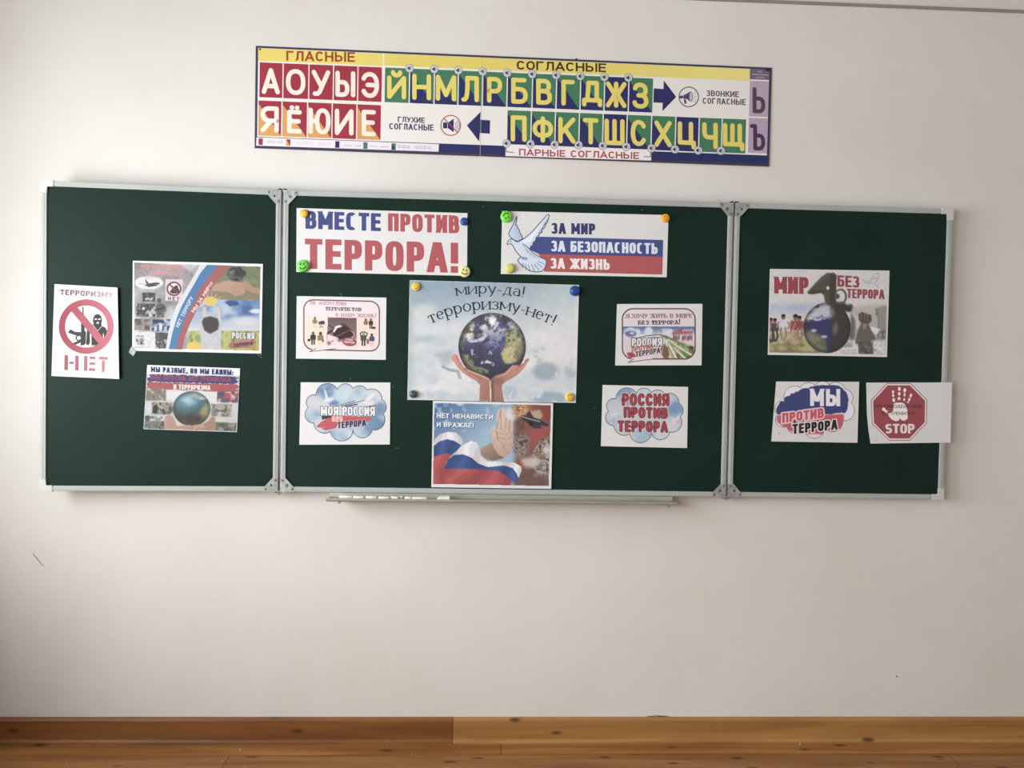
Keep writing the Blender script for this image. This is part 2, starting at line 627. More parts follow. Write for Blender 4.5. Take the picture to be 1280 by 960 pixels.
# crumbs swept against the skirting
for i, (px, py, s_) in enumerate(((300, 938, 1.5), (83, 952.5, 1), (278, 951, .8), (483, 932.5, .8), (515, 943.5, .9), (543, 930, .7), (575, 934, .7), (957, 947, .8), (1000, 930.5, 1.2))):
    d = ray(px, py)
    t = -(CAM[2] - .001) / d[2]
    c = CAM + d * t
    bm = bmesh.new()
    bmesh.ops.create_icosphere(bm, subdivisions=1, radius=0.0016 * s_)
    rnd = random.Random(i)
    for v in bm.verts:
        v.co *= rnd.uniform(.7, 1.2)
    o = from_bm('crumb', bm, CHALKM, None, (c[0], c[1], .0014 * s_))
    tag(o, 'tiny white crumb lying on the pine floor by the skirting board', 'crumb', 'crumbs on the floor')
# ------------------------------------------------------------------ stroke alphabet for the printed lettering
def arc(cx, cy, rx, ry, a0, a1, n=2.0, k=18):
    out = []
    for i in range(k + 1):
        a = math.radians(a0 + (a1 - a0) * i / k)
        c, s_ = math.cos(a), math.sin(a)
        out.append((cx + rx * math.copysign(abs(c) ** (2 / n), c), cy + ry * math.copysign(abs(s_) ** (2 / n), s_)))
    return out


def glyph(ch, n):
    """skeleton in the unit box: ('L',x0,y0,x1,y1) straight strokes, ('C',points) curved ones"""
    Lx = lambda *a: ('L',) + a
    A = lambda *a: arc(*a, n=n)
    bowl_lo = lambda x0, x1, top: ('C', [(x0, top)] + A((x0 + x1) / 2, top / 2, (x1 - x0) / 2, top / 2, 90, -90) + [(x0, 0)])
    ap = .09 if n > 3 else 0
    G = {
        'А': [Lx(0, 0, .5 - ap, 1), Lx(1, 0, .5 + ap, 1), Lx(.2, .27, .8, .27)],
        'Б': [Lx(0, 0, 0, 1), Lx(0, 1, .9, 1), ('C', [(0, .58)] + A(.5, .29, .5, .29, 90, -90) + [(0, 0)])],
        'В': [Lx(0, 0, 0, 1), ('C', [(0, 1)] + A(.48, .765, .44, .235, 90, -90) + [(0, .53)]), ('C', [(0, .53)] + A(.5, .265, .5, .265, 90, -90) + [(0, 0)])],
        'Г': [Lx(0, 0, 0, 1), Lx(0, 1, 1, 1)],
        'Д': [Lx(0, .2, 1, .2), Lx(0, 0, 0, .2), Lx(1, 0, 1, .2), Lx(.2, .2, .28, 1), Lx(.28, 1, .8, 1), Lx(.8, .2, .8, 1)],
        'Е': [Lx(0, 0, 0, 1), Lx(0, 1, 1, 1), Lx(0, .52, .9, .52), Lx(0, 0, 1, 0)],
        'Ж': [Lx(.5, 0, .5, 1), Lx(0, 1, .42, .5), Lx(0, 0, .42, .5), Lx(1, 1, .58, .5), Lx(1, 0, .58, .5)],
        'З': [('C', A(.47, .755, .47, .245, 165, -90) + [(.32, .51)]), ('C', [(.32, .51)] + A(.48, .255, .52, .255, 90, -165))],
        'И': [Lx(0, 0, 0, 1), Lx(1, 0, 1, 1), Lx(0, 0, 1, 1)],
        'К': [Lx(0, 0, 0, 1), Lx(.1, .4, 1, 1), Lx(.35, .56, 1, 0)],
        'Л': [Lx(1, 0, 1, 1), Lx(.3, 1, 1, 1), ('C', [(.3, 1), (.3, .6), (.27, .28), (.2, .08), (.1, 0), (0, 0)])],
        'М': [Lx(0, 0, 0, 1), Lx(1, 0, 1, 1), Lx(0, 1, .5, .18), Lx(1, 1, .5, .18)],
        'Н': [Lx(0, 0, 0, 1), Lx(1, 0, 1, 1), Lx(0, .5, 1, .5)],
        'О': [('C', A(.5, .5, .5, .5, 0, 360) + A(.5, .5, .5, .5, 0, 20)[:2])],
        'П': [Lx(0, 0, 0, 1), Lx(1, 0, 1, 1), Lx(0, 1, 1, 1)],
        'Р': [Lx(0, 0, 0, 1), ('C', [(0, 1)] + A(.5, .72, .5, .28, 90, -90) + [(0, .44)])],
        'С': [('C', A(.5, .5, .5, .5, 54 if n > 3 else 36, 306 if n > 3 else 324))],
        'Т': [Lx(.5, 0, .5, 1), Lx(0, 1, 1, 1)],
        'У': [Lx(0, 1, .52, .36), ('C', [(1, 1), (.52, .26), (.4, .08), (.27, 0), (.08, 0)])],
        'Ф': [Lx(.5, 0, .5, 1), ('C', A(.5, .53, .5, .32, 0, 360) + A(.5, .53, .5, .32, 0, 20)[:2])],
        'Х': [Lx(0, 0, 1, 1), Lx(0, 1, 1, 0)],
        'Ц': [Lx(0, .14, 0, 1), Lx(.8, .14, .8, 1), Lx(0, .14, 1, .14), Lx(1, -.06, 1, .14)],
        'Ч': [Lx(1, 0, 1, 1), ('C', [(0, 1), (0, .66), (.06, .52), (.2, .44), (.4, .42), (1, .42)])],
        'Ш': [Lx(0, 0, 0, 1), Lx(.5, 0, .5, 1), Lx(1, 0, 1, 1), Lx(0, 0, 1, 0)],
        'Щ': [Lx(0, .14, 0, 1), Lx(.43, .14, .43, 1), Lx(.86, .14, .86, 1), Lx(0, .14, 1, .14), Lx(1, -.06, 1, .14)],
        'Ъ': [Lx(0, 1, .3, 1), Lx(.3, 0, .3, 1), bowl_lo(.3, 1, .58)],
        'Ы': [Lx(0, 0, 0, 1), bowl_lo(0, .62, .58), Lx(1, 0, 1, 1)],
        'Ь': [Lx(0, 0, 0, 1), bowl_lo(0, 1, .58)],
        'Э': [('C', A(.5, .5, .5, .5, 148, -148)), Lx(.35, .5, 1, .5)],
        'Ю': [Lx(0, 0, 0, 1), Lx(0, .5, .36, .5), ('C', A(.68, .5, .32, .5, 0, 360) + A(.68, .5, .32, .5, 0, 20)[:2])],
        'Я': [Lx(1, 0, 1, 1), ('C', [(1, 1)] + A(.5, .72, .5, .28, 90, 270) + [(1, .44)]), Lx(.6, .44, 0, 0)],
        'S': [('C', A(.5, .755, .48, .245, 20, 270)[:] + A(.5, .255, .5, .255, 90, -160))],
        '!': [Lx(.5, .38, .5, 1.42 if n == 2 else 1), Lx(.5, .0, .5, .04)],
        '.': [Lx(.5, 0, .5, .03)],
        ',': [Lx(.6, .03, .3, -.14)],
        ':': [Lx(.5, 0, .5, .03), Lx(.5, .5, .5, .53)],
        '-': [Lx(0, .45, 1, .45)],
        ' ': [],
        'а': [Lx(1, 0, 1, .66), ('C', A(.52, .66, .46, .34, 150, 0)), ('C', [(1, .55)] + A(.45, .28, .45, .28, 90, 270) + [(.6, 0), (1, .2)])],
        'е': [Lx(.04, .54, .97, .54), ('C', A(.5, .5, .5, .5, 4, 318))],
        'р': [Lx(.06, -.45, .06, 1), ('C', A(.52, .5, .48, .5, 165, -165))],
        'у': [Lx(0, 1, .54, .02), ('C', [(1, 1), (.6, .05), (.46, -.25), (.3, -.42), (.1, -.4)])],
        'д': [Lx(0, .0, 1, .0), Lx(0, -.2, 0, .0), Lx(1, -.2, 1, .0), Lx(.12, .0, .42, 1), Lx(.42, 1, .8, 1), Lx(.8, .0, .8, 1)],
        'Ё': [], 'Й': [],
    }
    if ch == 'Ё':
        return G['Е'] + [Lx(.25, 1.24, .26, 1.24), Lx(.75, 1.24, .76, 1.24)]
    if ch == 'Й':
        return G['И'] + [('C', arc(.5, 1.3, .24, .16, 180, 360, 2))]
    low = {'м': 'М', 'и': 'И', 'т': 'Т', 'н': 'Н', 'о': 'О', 'з': 'З', 'T': 'Т', 'O': 'О', 'P': 'Р'}
    return G[low.get(ch, ch)]


LW = dict(zip('АБВГДЕЁЖЗИЙКЛМНОПРСТУФХЦЧШЩЪЫЬЭЮЯ',
              (1.1, .95, .98, .85, 1.12, .88, .88, 1.45, .92, 1.02, 1.02, 1.02, 1.05, 1.3, 1, 1, 1, .95, .97, .95, 1.02, 1.25, 1.05, 1.08, .98, 1.4, 1.5, 1.1, 1.35, .95, .97, 1.4, 1)))
LW.update({' ': .5, '!': .45, '.': .35, ',': .4, ':': .4, '-': .55, 'S': .95, 'а': .85, 'е': .9, 'р': 1.0, 'у': .98, 'д': 1.05,
           'м': 1.3, 'и': 1.08, 'т': .9, 'н': 1.08, 'о': 1.02, 'з': .85, 'T': .95, 'O': 1, 'P': .95})


def stroke_polys(ch, w, h, wx, wy, style):
    """convex polygons of one letter in its own box, x 0..w, y 0..h"""
    n = {'block': 3.2, 'round': 2.3, 'serif': 2.0, 'sans': 2.3}[style]
    T = lambda x, y: (wx / 2 + x * (w - wx), wy / 2 + y * (h - wy))
    P = []
    cap = lambda x, y: P.append([(x + wx / 2 * math.cos(a), y + wy / 2 * math.sin(a)) for a in np.linspace(0, 2 * PI, 14, endpoint=False)])
    els = glyph(ch, n)
    nv = 0
    for e in els:
        if e[0] == 'L':
            (x0, y0), (x1, y1) = T(e[1], e[2]), T(e[3], e[4])
            if y0 > y1:
                x0, y0, x1, y1 = x1, y1, x0, y0
            if style == 'round':
                d = np.array([x1 - x0, y1 - y0])
                ln = np.linalg.norm(d) + 1e-9
                nx, ny = -d[1] / ln * wx / 2, d[0] / ln * wy / 2
                P.append([(x0 + nx, y0 + ny), (x0 - nx, y0 - ny), (x1 - nx, y1 - ny), (x1 + nx, y1 + ny)])
                cap(x0, y0)
                cap(x1, y1)
            elif abs(x1 - x0) < .02 * h or ch in '!.:' :
                P.append([(x0 - wx / 2, y0 - wy / 2), (x0 + wx / 2, y0 - wy / 2), (x1 + wx / 2, y1 + wy / 2), (x1 - wx / 2, y1 + wy / 2)])
                if style == 'serif' and (y1 - y0) > .5 * h and ch not in '!.:':
                    for yy, on_ in ((y0, e[2] in (0, -.45) or e[4] in (0, -.45)), (y1, e[2] == 1 or e[4] == 1)):
                        if on_:
                            P.append([(x0 - wx * 1.15, yy - wy / 2), (x0 + wx * 1.15, yy - wy / 2), (x0 + wx * 1.15, yy + wy / 2), (x0 - wx * 1.15, yy + wy / 2)])
            elif abs(y1 - y0) < .02 * h:
                a, b = min(x0, x1), max(x0, x1)
                ex = wx / 2 if style != 'serif' else wx * .3
                P.append([(a - ex, y0 - wy / 2), (b + ex, y0 - wy / 2), (b + ex, y0 + wy / 2), (a - ex, y0 + wy / 2)])
                if style == 'serif' and ch in 'ТтГ' and e[2] == 1:
                    for q in (a, b):
                        P.append([(q - wx * .35, y0 - wy * 2.6), (q + wx * .35, y0 - wy * 2.6), (q + wx * .35, y0 + wy / 2), (q - wx * .35, y0 + wy / 2)])
            else:
                sl = (x1 - x0) / (y1 - y0)
                e0 = wy / 2 if abs(e[2] * 1.0) < .01 or abs(e[4]) < .01 else 0
                e1 = wy / 2 if e[2] == 1 or e[4] == 1 else 0
                x0, y0, x1, y1 = x0 - sl * e0, y0 - e0, x1 + sl * e1, y1 + e1
                thin = .55 if style == 'serif' and sl > 0 else 1.0
                k = wx / 2 * thin * min(1.35, math.hypot(1, sl * wy / wx))
                P.append([(x0 - k, y0), (x0 + k, y0), (x1 + k, y1), (x1 - k, y1)])
                if style == 'serif' and ch not in 'ИиМмДд,':
                    for xx, yy, on_ in ((x0, y0 + wy / 2, e0), (x1, y1 - wy / 2, e1)):
                        if on_:
                            P.append([(xx - wx * 1.05, yy - wy / 2), (xx + wx * 1.05, yy - wy / 2), (xx + wx * 1.05, yy + wy / 2), (xx - wx * 1.05, yy + wy / 2)])
        else:
            pts = [np.array(T(*p)) for p in e[1]]
            pts = [p for i, p in enumerate(pts) if i == 0 or np.linalg.norm(p - pts[i - 1]) > 1e-4 * h]
            lft, rgt = [], []
            for i, p in enumerate(pts):
                d = (pts[min(i + 1, len(pts) - 1)] - pts[max(i - 1, 0)])
                d = d / (np.linalg.norm(d) + 1e-9)
                nn = np.array([-d[1] * wx / 2, d[0] * wy / 2])
                lft.append(p + nn)
                rgt.append(p - nn)
            for i in range(len(pts) - 1):
                P.append([tuple(lft[i]), tuple(rgt[i]), tuple(rgt[i + 1]), tuple(lft[i + 1])])
            if style == 'round':
                cap(*pts[0])
                cap(*pts[-1])
    return P


# ------------------------------------------------------------------ noise and a small painter for photographic prints
def vnoise(X, Y, seed):
    xi, yi = np.floor(X).astype(int), np.floor(Y).astype(int)
    fx, fy = X - xi, Y - yi
    fx, fy = fx * fx * (3 - 2 * fx), fy * fy * (3 - 2 * fy)

    def hsh(a, b):
        h = (a * 374761393 + b * 668265263 + seed * 974634533) & 0x7fffffff
        h = ((h ^ (h >> 13)) * 1274126177) & 0x7fffffff
        return ((h ^ (h >> 16)) & 0xffff) / 65535.0
    return (hsh(xi, yi) * (1 - fx) + hsh(xi + 1, yi) * fx) * (1 - fy) + (hsh(xi, yi + 1) * (1 - fx) + hsh(xi + 1, yi + 1) * fx) * fy


def fbm(X, Y, sc, seed, octv=4):
    o, a, tot = 0, 1.0, 0
    for i in range(octv):
        o = o + a * vnoise(X / sc * 2 ** i + 17.3 * i, Y / sc * 2 ** i + 9.1 * i, seed + i)
        tot += a
        a *= .5
    return o / tot


def sstep(a, b, x):
    t = np.clip((x - a) / (b - a), 0, 1)
    return t * t * (3 - 2 * t)


class Cv:
    def __init__(s, x0, y0, x1, y1, step):
        nx, ny = max(2, int(round((x1 - x0) / step)) + 1), max(2, int(round((y1 - y0) / step)) + 1)
        s.X, s.Y = np.meshgrid(np.linspace(x0, x1, nx), np.linspace(y0, y1, ny))
        s.C = np.zeros((ny, nx, 3))
        s.st = step

    def mix(s, m, col, a=1.0):
        m = (m * a)[..., None]
        s.C = s.C * (1 - m) + np.asarray(lc(col), float) * m
        return s

    def fill(s, col):
        s.C[:] = lc(col)
        return s

    def grad(s, m, p0, c0, p1, c1, a=1.0):
        d = np.array(p1, float) - np.array(p0, float)
        t = np.clip(((s.X - p0[0]) * d[0] + (s.Y - p0[1]) * d[1]) / (d @ d), 0, 1)[..., None]
        c = np.asarray(lc(c0), float) * (1 - t) + np.asarray(lc(c1), float) * t
        m = (m * a)[..., None] if not np.isscalar(m) else a
        s.C = s.C * (1 - m) + c * m
        return s

    def blur(s, m, r):
        k = int(round(r / s.st))
        for _ in range(2 if k else 0):
            for ax in (0, 1):
                p = np.pad(m, [(k, k) if i == ax else (0, 0) for i in (0, 1)], mode='edge')
                c = np.cumsum(p, axis=ax)
                c = np.concatenate([np.zeros_like(np.take(c, [0], ax)), c], ax)
                N = m.shape[ax]
                m = (np.take(c, range(2 * k + 1, 2 * k + 1 + N), ax) - np.take(c, range(0, N), ax)) / (2 * k + 1)
        return m

    def pm(s, pts, soft=0):
        X, Y = s.X, s.Y
        ins = np.zeros(X.shape, bool)
        k = len(pts)
        for i in range(k):
            (x0, y0), (x1, y1) = pts[i], pts[(i + 1) % k]
            if y0 == y1:
                continue
            c = ((y0 > Y) != (y1 > Y)) & (X < (x1 - x0) * (Y - y0) / (y1 - y0) + x0)
            ins ^= c
        m = ins.astype(float)
        return s.blur(m, soft) if soft else m

    def em(s, cx, cy, rx, ry, soft=.08, rot=0):
        c, n = math.cos(math.radians(rot)), math.sin(math.radians(rot))
        dx, dy = s.X - cx, s.Y - cy
        d = np.sqrt(((dx * c + dy * n) / rx) ** 2 + ((-dx * n + dy * c) / ry) ** 2)
        return 1 - sstep(1 - soft, 1 + soft, d)

    def lm(s, pts, w, soft=.5):
        d = np.full(s.X.shape, 1e9)
        for (x0, y0), (x1, y1) in zip(pts, pts[1:]):
            vx, vy = x1 - x0, y1 - y0
            t = np.clip(((s.X - x0) * vx + (s.Y - y0) * vy) / (vx * vx + vy * vy + 1e-9), 0, 1)
            d = np.minimum(d, np.hypot(s.X - x0 - t * vx, s.Y - y0 - t * vy))
        return 1 - sstep(w / 2 - soft * s.st, w / 2 + soft * s.st, d)

    def fb(s, sc, seed, octv=4, sx=1, sy=1):
        return fbm(s.X * sx, s.Y * sy, sc, seed, octv)

    def speckle(s, m, pal, sc, seed, a=1.0):
        """photo-like mottling: palette picked by a smooth noise"""
        f = np.clip((s.fb(sc, seed, 4) - .28) / .44, 0, .999) * (len(pal) - 1)
        i = f.astype(int)
        t = (f - i)[..., None]
        P_ = np.array([lc(c) for c in pal], float)
        c = P_[i] * (1 - t) + P_[np.minimum(i + 1, len(pal) - 1)] * t
        mm = (m * a)[..., None] if not np.isscalar(m) else a
        s.C = s.C * (1 - mm) + c * mm
        return s

    def mott(s, m, amp, sc, seed):
        f = 1 + amp * (s.fb(sc, seed, 3) - .5) * 2
        mm = m[..., None] if not np.isscalar(m) else m
        s.C = np.clip(s.C * (1 - mm) + s.C * f[..., None] * mm, 0, 255)
        return s


def lc(c):
    if isinstance(c, str):
        return [int(c[i:i + 2], 16) for i in (0, 2, 4)]
    return c


# ------------------------------------------------------------------ a printed sheet
class Sheet:
    DZ = 0.000055
    EP = 0.000004                 # overlapping strokes of one letter are kept this far apart

    def __init__(s, name, label, cat, plane, corners, Z, white, lift=(.001, .001, .001), group=None, thick=.0004, edge=None, outline=None):
        """corners: TL,TR,BR,BL in the photo; lift: how far TL, TR, BL stand off the surface"""
        TL, TR, BR, BL = corners
        p = [on(plane, *TL, lift[0]), on(plane, *TR, lift[1]), on(plane, *BL, lift[2])]
        n = np.cross(p[1] - p[0], p[2] - p[0])
        n = n / np.linalg.norm(n)
        if n @ plane.n < 0:
            n = -n
        s.pl = Plane(p[0], n)
        s.Z, s.lay = Z, []
        s.w = lin(white)
        c = np.mean([on(s.pl, *q) for q in corners], 0)
        b = (on(s.pl, *BL) + on(s.pl, *BR)) / 2
        s.loc = np.array([b[0], b[1], b[2]])
        s.root = empty(name, s.loc, label, cat, group)
        s.parts = {}
        bm = bmesh.new()
        add_prism(bm, [Vector(on(s.pl, *q) - s.loc) for q in (outline or corners)], Vector(-n * thick))
        from_bm('sheet', bm, edge or PAPER, s.root)

    def px(s, x, y):
        return (s.Z[0] + x / s.Z[2], s.Z[1] + y / s.Z[2])

    def ink(s, C):
        c = lin(C) / s.w * .76
        g = (c @ np.array([.2126, .7152, .0722]))[..., None]
        return np.clip(c * .87 + g * .13, 0, .95)

    def off(s, XY):
        """a print lies just above whatever earlier print it overlaps"""
        a, b = XY.min(0) - .01, XY.max(0) + .01
        k = 1 + max([q[2] for q in s.lay if (a < q[1]).all() and (b > q[0]).all()], default=0)
        s.lay.append((a, b, k))
        return k * s.DZ

    def put(s, part, XY, faces, cols, extra=None):
        """XY in zoom units; cols one colour or one per vertex; extra: small added height per vertex"""
        XY = np.asarray(XY, float).reshape(-1, 2)
        PX = np.stack([s.Z[0] + XY[:, 0] / s.Z[2], s.Z[1] + XY[:, 1] / s.Z[2]], 1)
        V = on_many(s.pl, PX, s.off(PX)) - s.loc
        if extra is not None:
            V = V + np.asarray(extra)[:, None] * s.pl.n
        if callable(cols):
            cols = np.array([lc(cols(*q)) for q in XY], float)
        elif isinstance(cols, str) or np.asarray(cols).ndim == 1:
            cols = np.tile(np.array(lc(cols), float), (len(XY), 1))
        d = s.parts.setdefault(part, [[], [], [], 0])
        d[0].append(V)
        d[1] += [tuple(i + d[3] for i in f) for f in faces]
        d[2].append(s.ink(cols))
        d[3] += len(V)

    def poly(s, part, pts, col):
        t = tessellate_polygon([[Vector((x, y, 0)) for x, y in pts]])
        s.put(part, pts, t, col)

    def polys(s, part, P, col):
        V, F, H = [], [], []
        for i, q in enumerate(P):
            F.append(tuple(range(len(V), len(V) + len(q))))
            V += q
            H += [(i % 12) * s.EP] * len(q)
        s.put(part, V, F, col, H)

    def ell(s, part, cx, cy, rx, ry, col, rot=0, n=28):
        c, k = math.cos(math.radians(rot)), math.sin(math.radians(rot))
        pts = []
        for a in np.linspace(0, 2 * PI, n, endpoint=False):
            x, y = rx * math.cos(a), ry * math.sin(a)
            pts.append((cx + x * c - y * k, cy + x * k + y * c))
        s.put(part, pts, [tuple(range(n))], col)

    def stroke(s, part, pts, w, col, closed=False, caps=True):
        pts = [np.array(p, float) for p in pts]
        if closed:
            pts = pts + [pts[0]]
        P = []
        for i, (a, b) in enumerate(zip(pts, pts[1:])):
            d = b - a
            ln = np.linalg.norm(d)
            if ln < 1e-6:
                continue
            nn = np.array([-d[1], d[0]]) / ln * w / 2
            P.append([tuple(a + nn), tuple(a - nn), tuple(b - nn), tuple(b + nn)])
        for i, p in enumerate(pts):
            if caps or (0 < i < len(pts) - 1) or closed:
                P.append([(p[0] + w / 2 * math.cos(t), p[1] + w / 2 * math.sin(t)) for t in np.linspace(0, 2 * PI, 10, endpoint=False)])
        s.polys(part, P, col)

    def ring(s, part, cx, cy, rx, ry, w, col, n=48, a0=0, a1=360):
        V, F = [], []
        m = n + 1
        for i in range(m):
            a = math.radians(a0 + (a1 - a0) * i / n)
            V += [(cx + rx * math.cos(a), cy + ry * math.sin(a)), (cx + (rx - w) * math.cos(a), cy + (ry - w) * math.sin(a))]
        for i in range(n):
            F.append((2 * i, 2 * i + 1, 2 * i + 3, 2 * i + 2))
        s.put(part, V, F, col)

    def text(s, part, txt, p0, p1, h, wx, wy, col, style='block', gap=.16, grow=0.0, curve=None, up=None, key=None):
        """lettering on the baseline p0-p1; h cap height; wx, wy widths of upright and level strokes; grow widens them (outlines)"""
        p0, p1 = np.array(p0, float), np.array(p1, float)
        Wt = np.linalg.norm(p1 - p0)
        units = sum(LW[c] for c in txt) + gap * (len(txt) - 1)
        u = Wt / units
        d = (p1 - p0) / Wt
        upv = np.array(up, float) if up is not None else np.array([0, -1.0])
        P = []
        x = 0
        for c in txt:
            w = LW[c] * u
            for q in stroke_polys(c, w + grow, h + grow, wx + grow, wy + grow, style):
                if curve:
                    P.append([curve(x + a - grow / 2, b - grow / 2) for a, b in q])
                else:
                    P.append([tuple(p0 + d * (x + a - grow / 2) + upv * (b - grow / 2)) for a, b in q])
            x += w + gap * u
        s.polys(part + '#' + txt + str(int(p0[0] // 50)) if key is None else key, P, col)

    def sans(s, part, txt, p0, p1, h, col, bold=.2, gap=.16, up=None):
        s.text(part, txt, p0, p1, h, bold * h, bold * .86 * h, col, 'sans', gap=gap, up=up)

    def canvas(s, part, cv, keep=None):
        ny, nx = cv.X.shape
        idx = np.arange(nx * ny).reshape(ny, nx)
        q = np.stack([idx[:-1, :-1], idx[1:, :-1], idx[1:, 1:], idx[:-1, 1:]], -1).reshape(-1, 4)
        if keep is not None:
            kk = (keep[:-1, :-1] + keep[1:, :-1] + keep[1:, 1:] + keep[:-1, 1:]) / 4 > .5
            q = q[kk.reshape(-1)]
        used = np.unique(q)
        remap = np.full(nx * ny, -1)
        remap[used] = np.arange(len(used))
        XY = np.stack([cv.X.reshape(-1), cv.Y.reshape(-1)], 1)[used]
        s.put(part, XY, [tuple(r) for r in remap[q].tolist()], cv.C.reshape(-1, 3)[used])

    def done(s):
        for key, (V, F, Cc, n) in s.parts.items():
            name = key.split('#')[0]
            me = bpy.data.meshes.new(name)
            me.from_pydata(np.concatenate(V).tolist(), [], F)
            # make every face look out of the sheet
            nrm = np.array([p.normal for p in me.polygons])
            bad = np.nonzero(nrm @ s.pl.n < 0)[0]
            if len(bad):
                b2 = bmesh.new()
                b2.from_mesh(me)
                b2.faces.ensure_lookup_table()
                bmesh.ops.reverse_faces(b2, faces=[b2.faces[i] for i in bad])
                b2.to_mesh(me)
                b2.free()
            at = me.color_attributes.new('ink', 'FLOAT_COLOR', 'POINT')
            c4 = np.ones((n, 4), np.float32)
            c4[:, :3] = np.concatenate(Cc)
            at.data.foreach_set('color', c4.reshape(-1))
            link(name, me, INK, s.root)
        return s.root
# ------------------------------------------------------------------ the sheets on the board
def cloud(P, lobes, lw, line, paint, step=4.2):
    """thought-cloud: outlined union of round lobes, painted inside"""
    for x, y, r in lobes:
        P.ell('cloud', x, y, r, r, line, n=44)
    xs = [l[0] - l[2] for l in lobes] + [l[0] + l[2] for l in lobes]
    ys = [l[1] - l[2] for l in lobes] + [l[1] + l[2] for l in lobes]
    cv = Cv(min(xs), min(ys), max(xs), max(ys), step)
    keep = np.zeros(cv.X.shape)
    for x, y, r in lobes:
        keep = np.maximum(keep, (np.hypot(cv.X - x, cv.Y - y) < r - lw).astype(float))
    keep = np.maximum(keep, cv.pm([l[:2] for l in lobes]))
    paint(cv)
    P.canvas('cloud', cv, keep)


def rrect(x0, y0, x1, y1, r, k=8, sh=0.0):
    """rounded rectangle; sh: slope of the level sides"""
    pts = []
    for cx, cy, a in ((x1 - r, y0 + r, -90), (x1 - r, y1 - r, 0), (x0 + r, y1 - r, 90), (x0 + r, y0 + r, 180)):
        pts += [(cx + r * math.cos(math.radians(a + 90 * i / k)), cy + r * math.sin(math.radians(a + 90 * i / k))) for i in range(k + 1)]
    return [(x, y + sh * (x - x0)) for x, y in pts]


def small_man(P, part, x, y, h, coat, leg, head=(120, 95, 80)):
    """little standing figure of the poster print, foot line at y"""
    P.polys(part, [[(x - .14 * h, y), (x - .03 * h, y), (x - .02 * h, y - .45 * h), (x - .14 * h, y - .45 * h)],
                   [(x + .03 * h, y), (x + .14 * h, y), (x + .14 * h, y - .45 * h), (x + .02 * h, y - .45 * h)]], leg)
    P.poly(part, [(x - .2 * h, y - .38 * h), (x + .2 * h, y - .38 * h), (x + .22 * h, y - .68 * h), (x + .12 * h, y - .78 * h), (x - .12 * h, y - .78 * h), (x - .22 * h, y - .68 * h)], coat)
    P.ell(part, x, y - .88 * h, .11 * h, .12 * h, head, n=14)


# --- A: the tall sheet at far left
P = Sheet('poster', 'tall white sheet with a gunman crossed out in a red circle, far left', 'poster', LEFT,
          [(68.1, 355.1), (146.9, 359.5), (148.9, 473.8), (64.3, 470.0)], (60, 350, 7.39), (244, 242, 246), (.0012, .010, .0012))
rg = lambda x, y: tuple(np.array((172, 66, 82)) * (1 - min(1, max(0, (x - 120) / 480))) + np.array((212, 118, 138)) * min(1, max(0, (x - 120) / 480)))
K = (64, 60, 64)
P.stroke('rifle', [(323, 252), (324, 345)], 12, K)
P.stroke('rifle', [(323, 325), (321, 420)], 24, K, caps=False)
P.poly('rifle', [(305, 400), (338, 400), (340, 600), (300, 605), (300, 560), (305, 500)], K)
P.poly('rifle', [(205, 455), (185, 488), (258, 512), (305, 508), (305, 482), (250, 478)], K)
P.ring('rifle', 284, 535, 30, 30, 12, K)
P.poly('rifle', [(300, 545), (262, 570), (222, 585), (245, 602), (285, 585), (305, 575)], K)
P.poly('rifle', [(338, 470), (352, 480), (348, 590), (338, 590)], K)
P.poly('gunman', [(362, 430), (385, 425), (388, 580), (375, 600), (355, 598), (352, 580)], K)
P.poly('gunman', [(402, 604), (400, 480), (412, 470), (408, 412), (430, 400), (490, 400), (500, 425), (530, 440), (545, 470), (546, 560), (522, 575), (515, 500), (508, 490), (506, 604)], K)
P.ell('gunman', 457, 372, 42, 58, K)
P.stroke('gunman', [(406, 402), (457, 472), (503, 418)], 5, (222, 214, 218))
P.ell('gunman', 441, 362, 13, 7, (232, 228, 230), n=14)
P.ell('gunman', 475, 362, 13, 7, (232, 228, 230), n=14)
P.ell('gunman', 459, 396, 11, 10, (232, 228, 230), n=14)
P.ring('crossed_circle', 353, 430, 254, 252, 58, rg, 60)
P.polys('crossed_circle', [[(205, 275), (262, 240), (540, 570), (482, 605)]], rg)
fade = lambda x, y: tuple(np.array((110, 75, 84)) * (1 - min(1, max(0, (x - 200) / 400))) + np.array((205, 170, 184)) * min(1, max(0, (x - 200) / 400)))
P.text('lettering', 'ТЕРРОРИЗМУ', (112, 136), (600, 164), 50, 14, 12, fade, 'block')
# the stencil gaps of the printed letters
for x in np.linspace(135, 580, 10):
    P.stroke('lettering#ТЕРРОРИЗМУ2', [(x - 14, 112 + (x - 112) * .057), (x + 14, 114 + (x - 112) * .057)], 3.5, (222, 214, 222), caps=False)
rl = lambda x, y: tuple(np.array((172, 88, 102)) * (1 - min(1, max(0, (x - 150) / 400))) + np.array((208, 128, 144)) * min(1, max(0, (x - 150) / 400)))
for ch, bars in (('Н', [[(153, 692), (186, 695), (186, 833), (149, 831)], [(252, 698), (285, 700), (284, 838), (250, 836)], [(198, 752), (238, 754), (238, 778), (197, 776)]]),
                 ('Е', [[(334, 702), (366, 704), (364, 840), (331, 838)], [(384, 706), (438, 709), (438, 733), (384, 730)], [(382, 760), (436, 762), (436, 786), (382, 783)], [(378, 814), (436, 816), (436, 842), (378, 839)]]),
                 ('Т', [[(474, 708), (552, 712), (552, 738), (474, 734)], [(498, 742), (526, 744), (522, 850), (496, 849)]])):
    P.polys('lettering#stencil' + ch, bars, rl)
P.stroke('print_mark', [(58, 850), (78, 834), (98, 852)], 4, (170, 170, 176))
P.done()

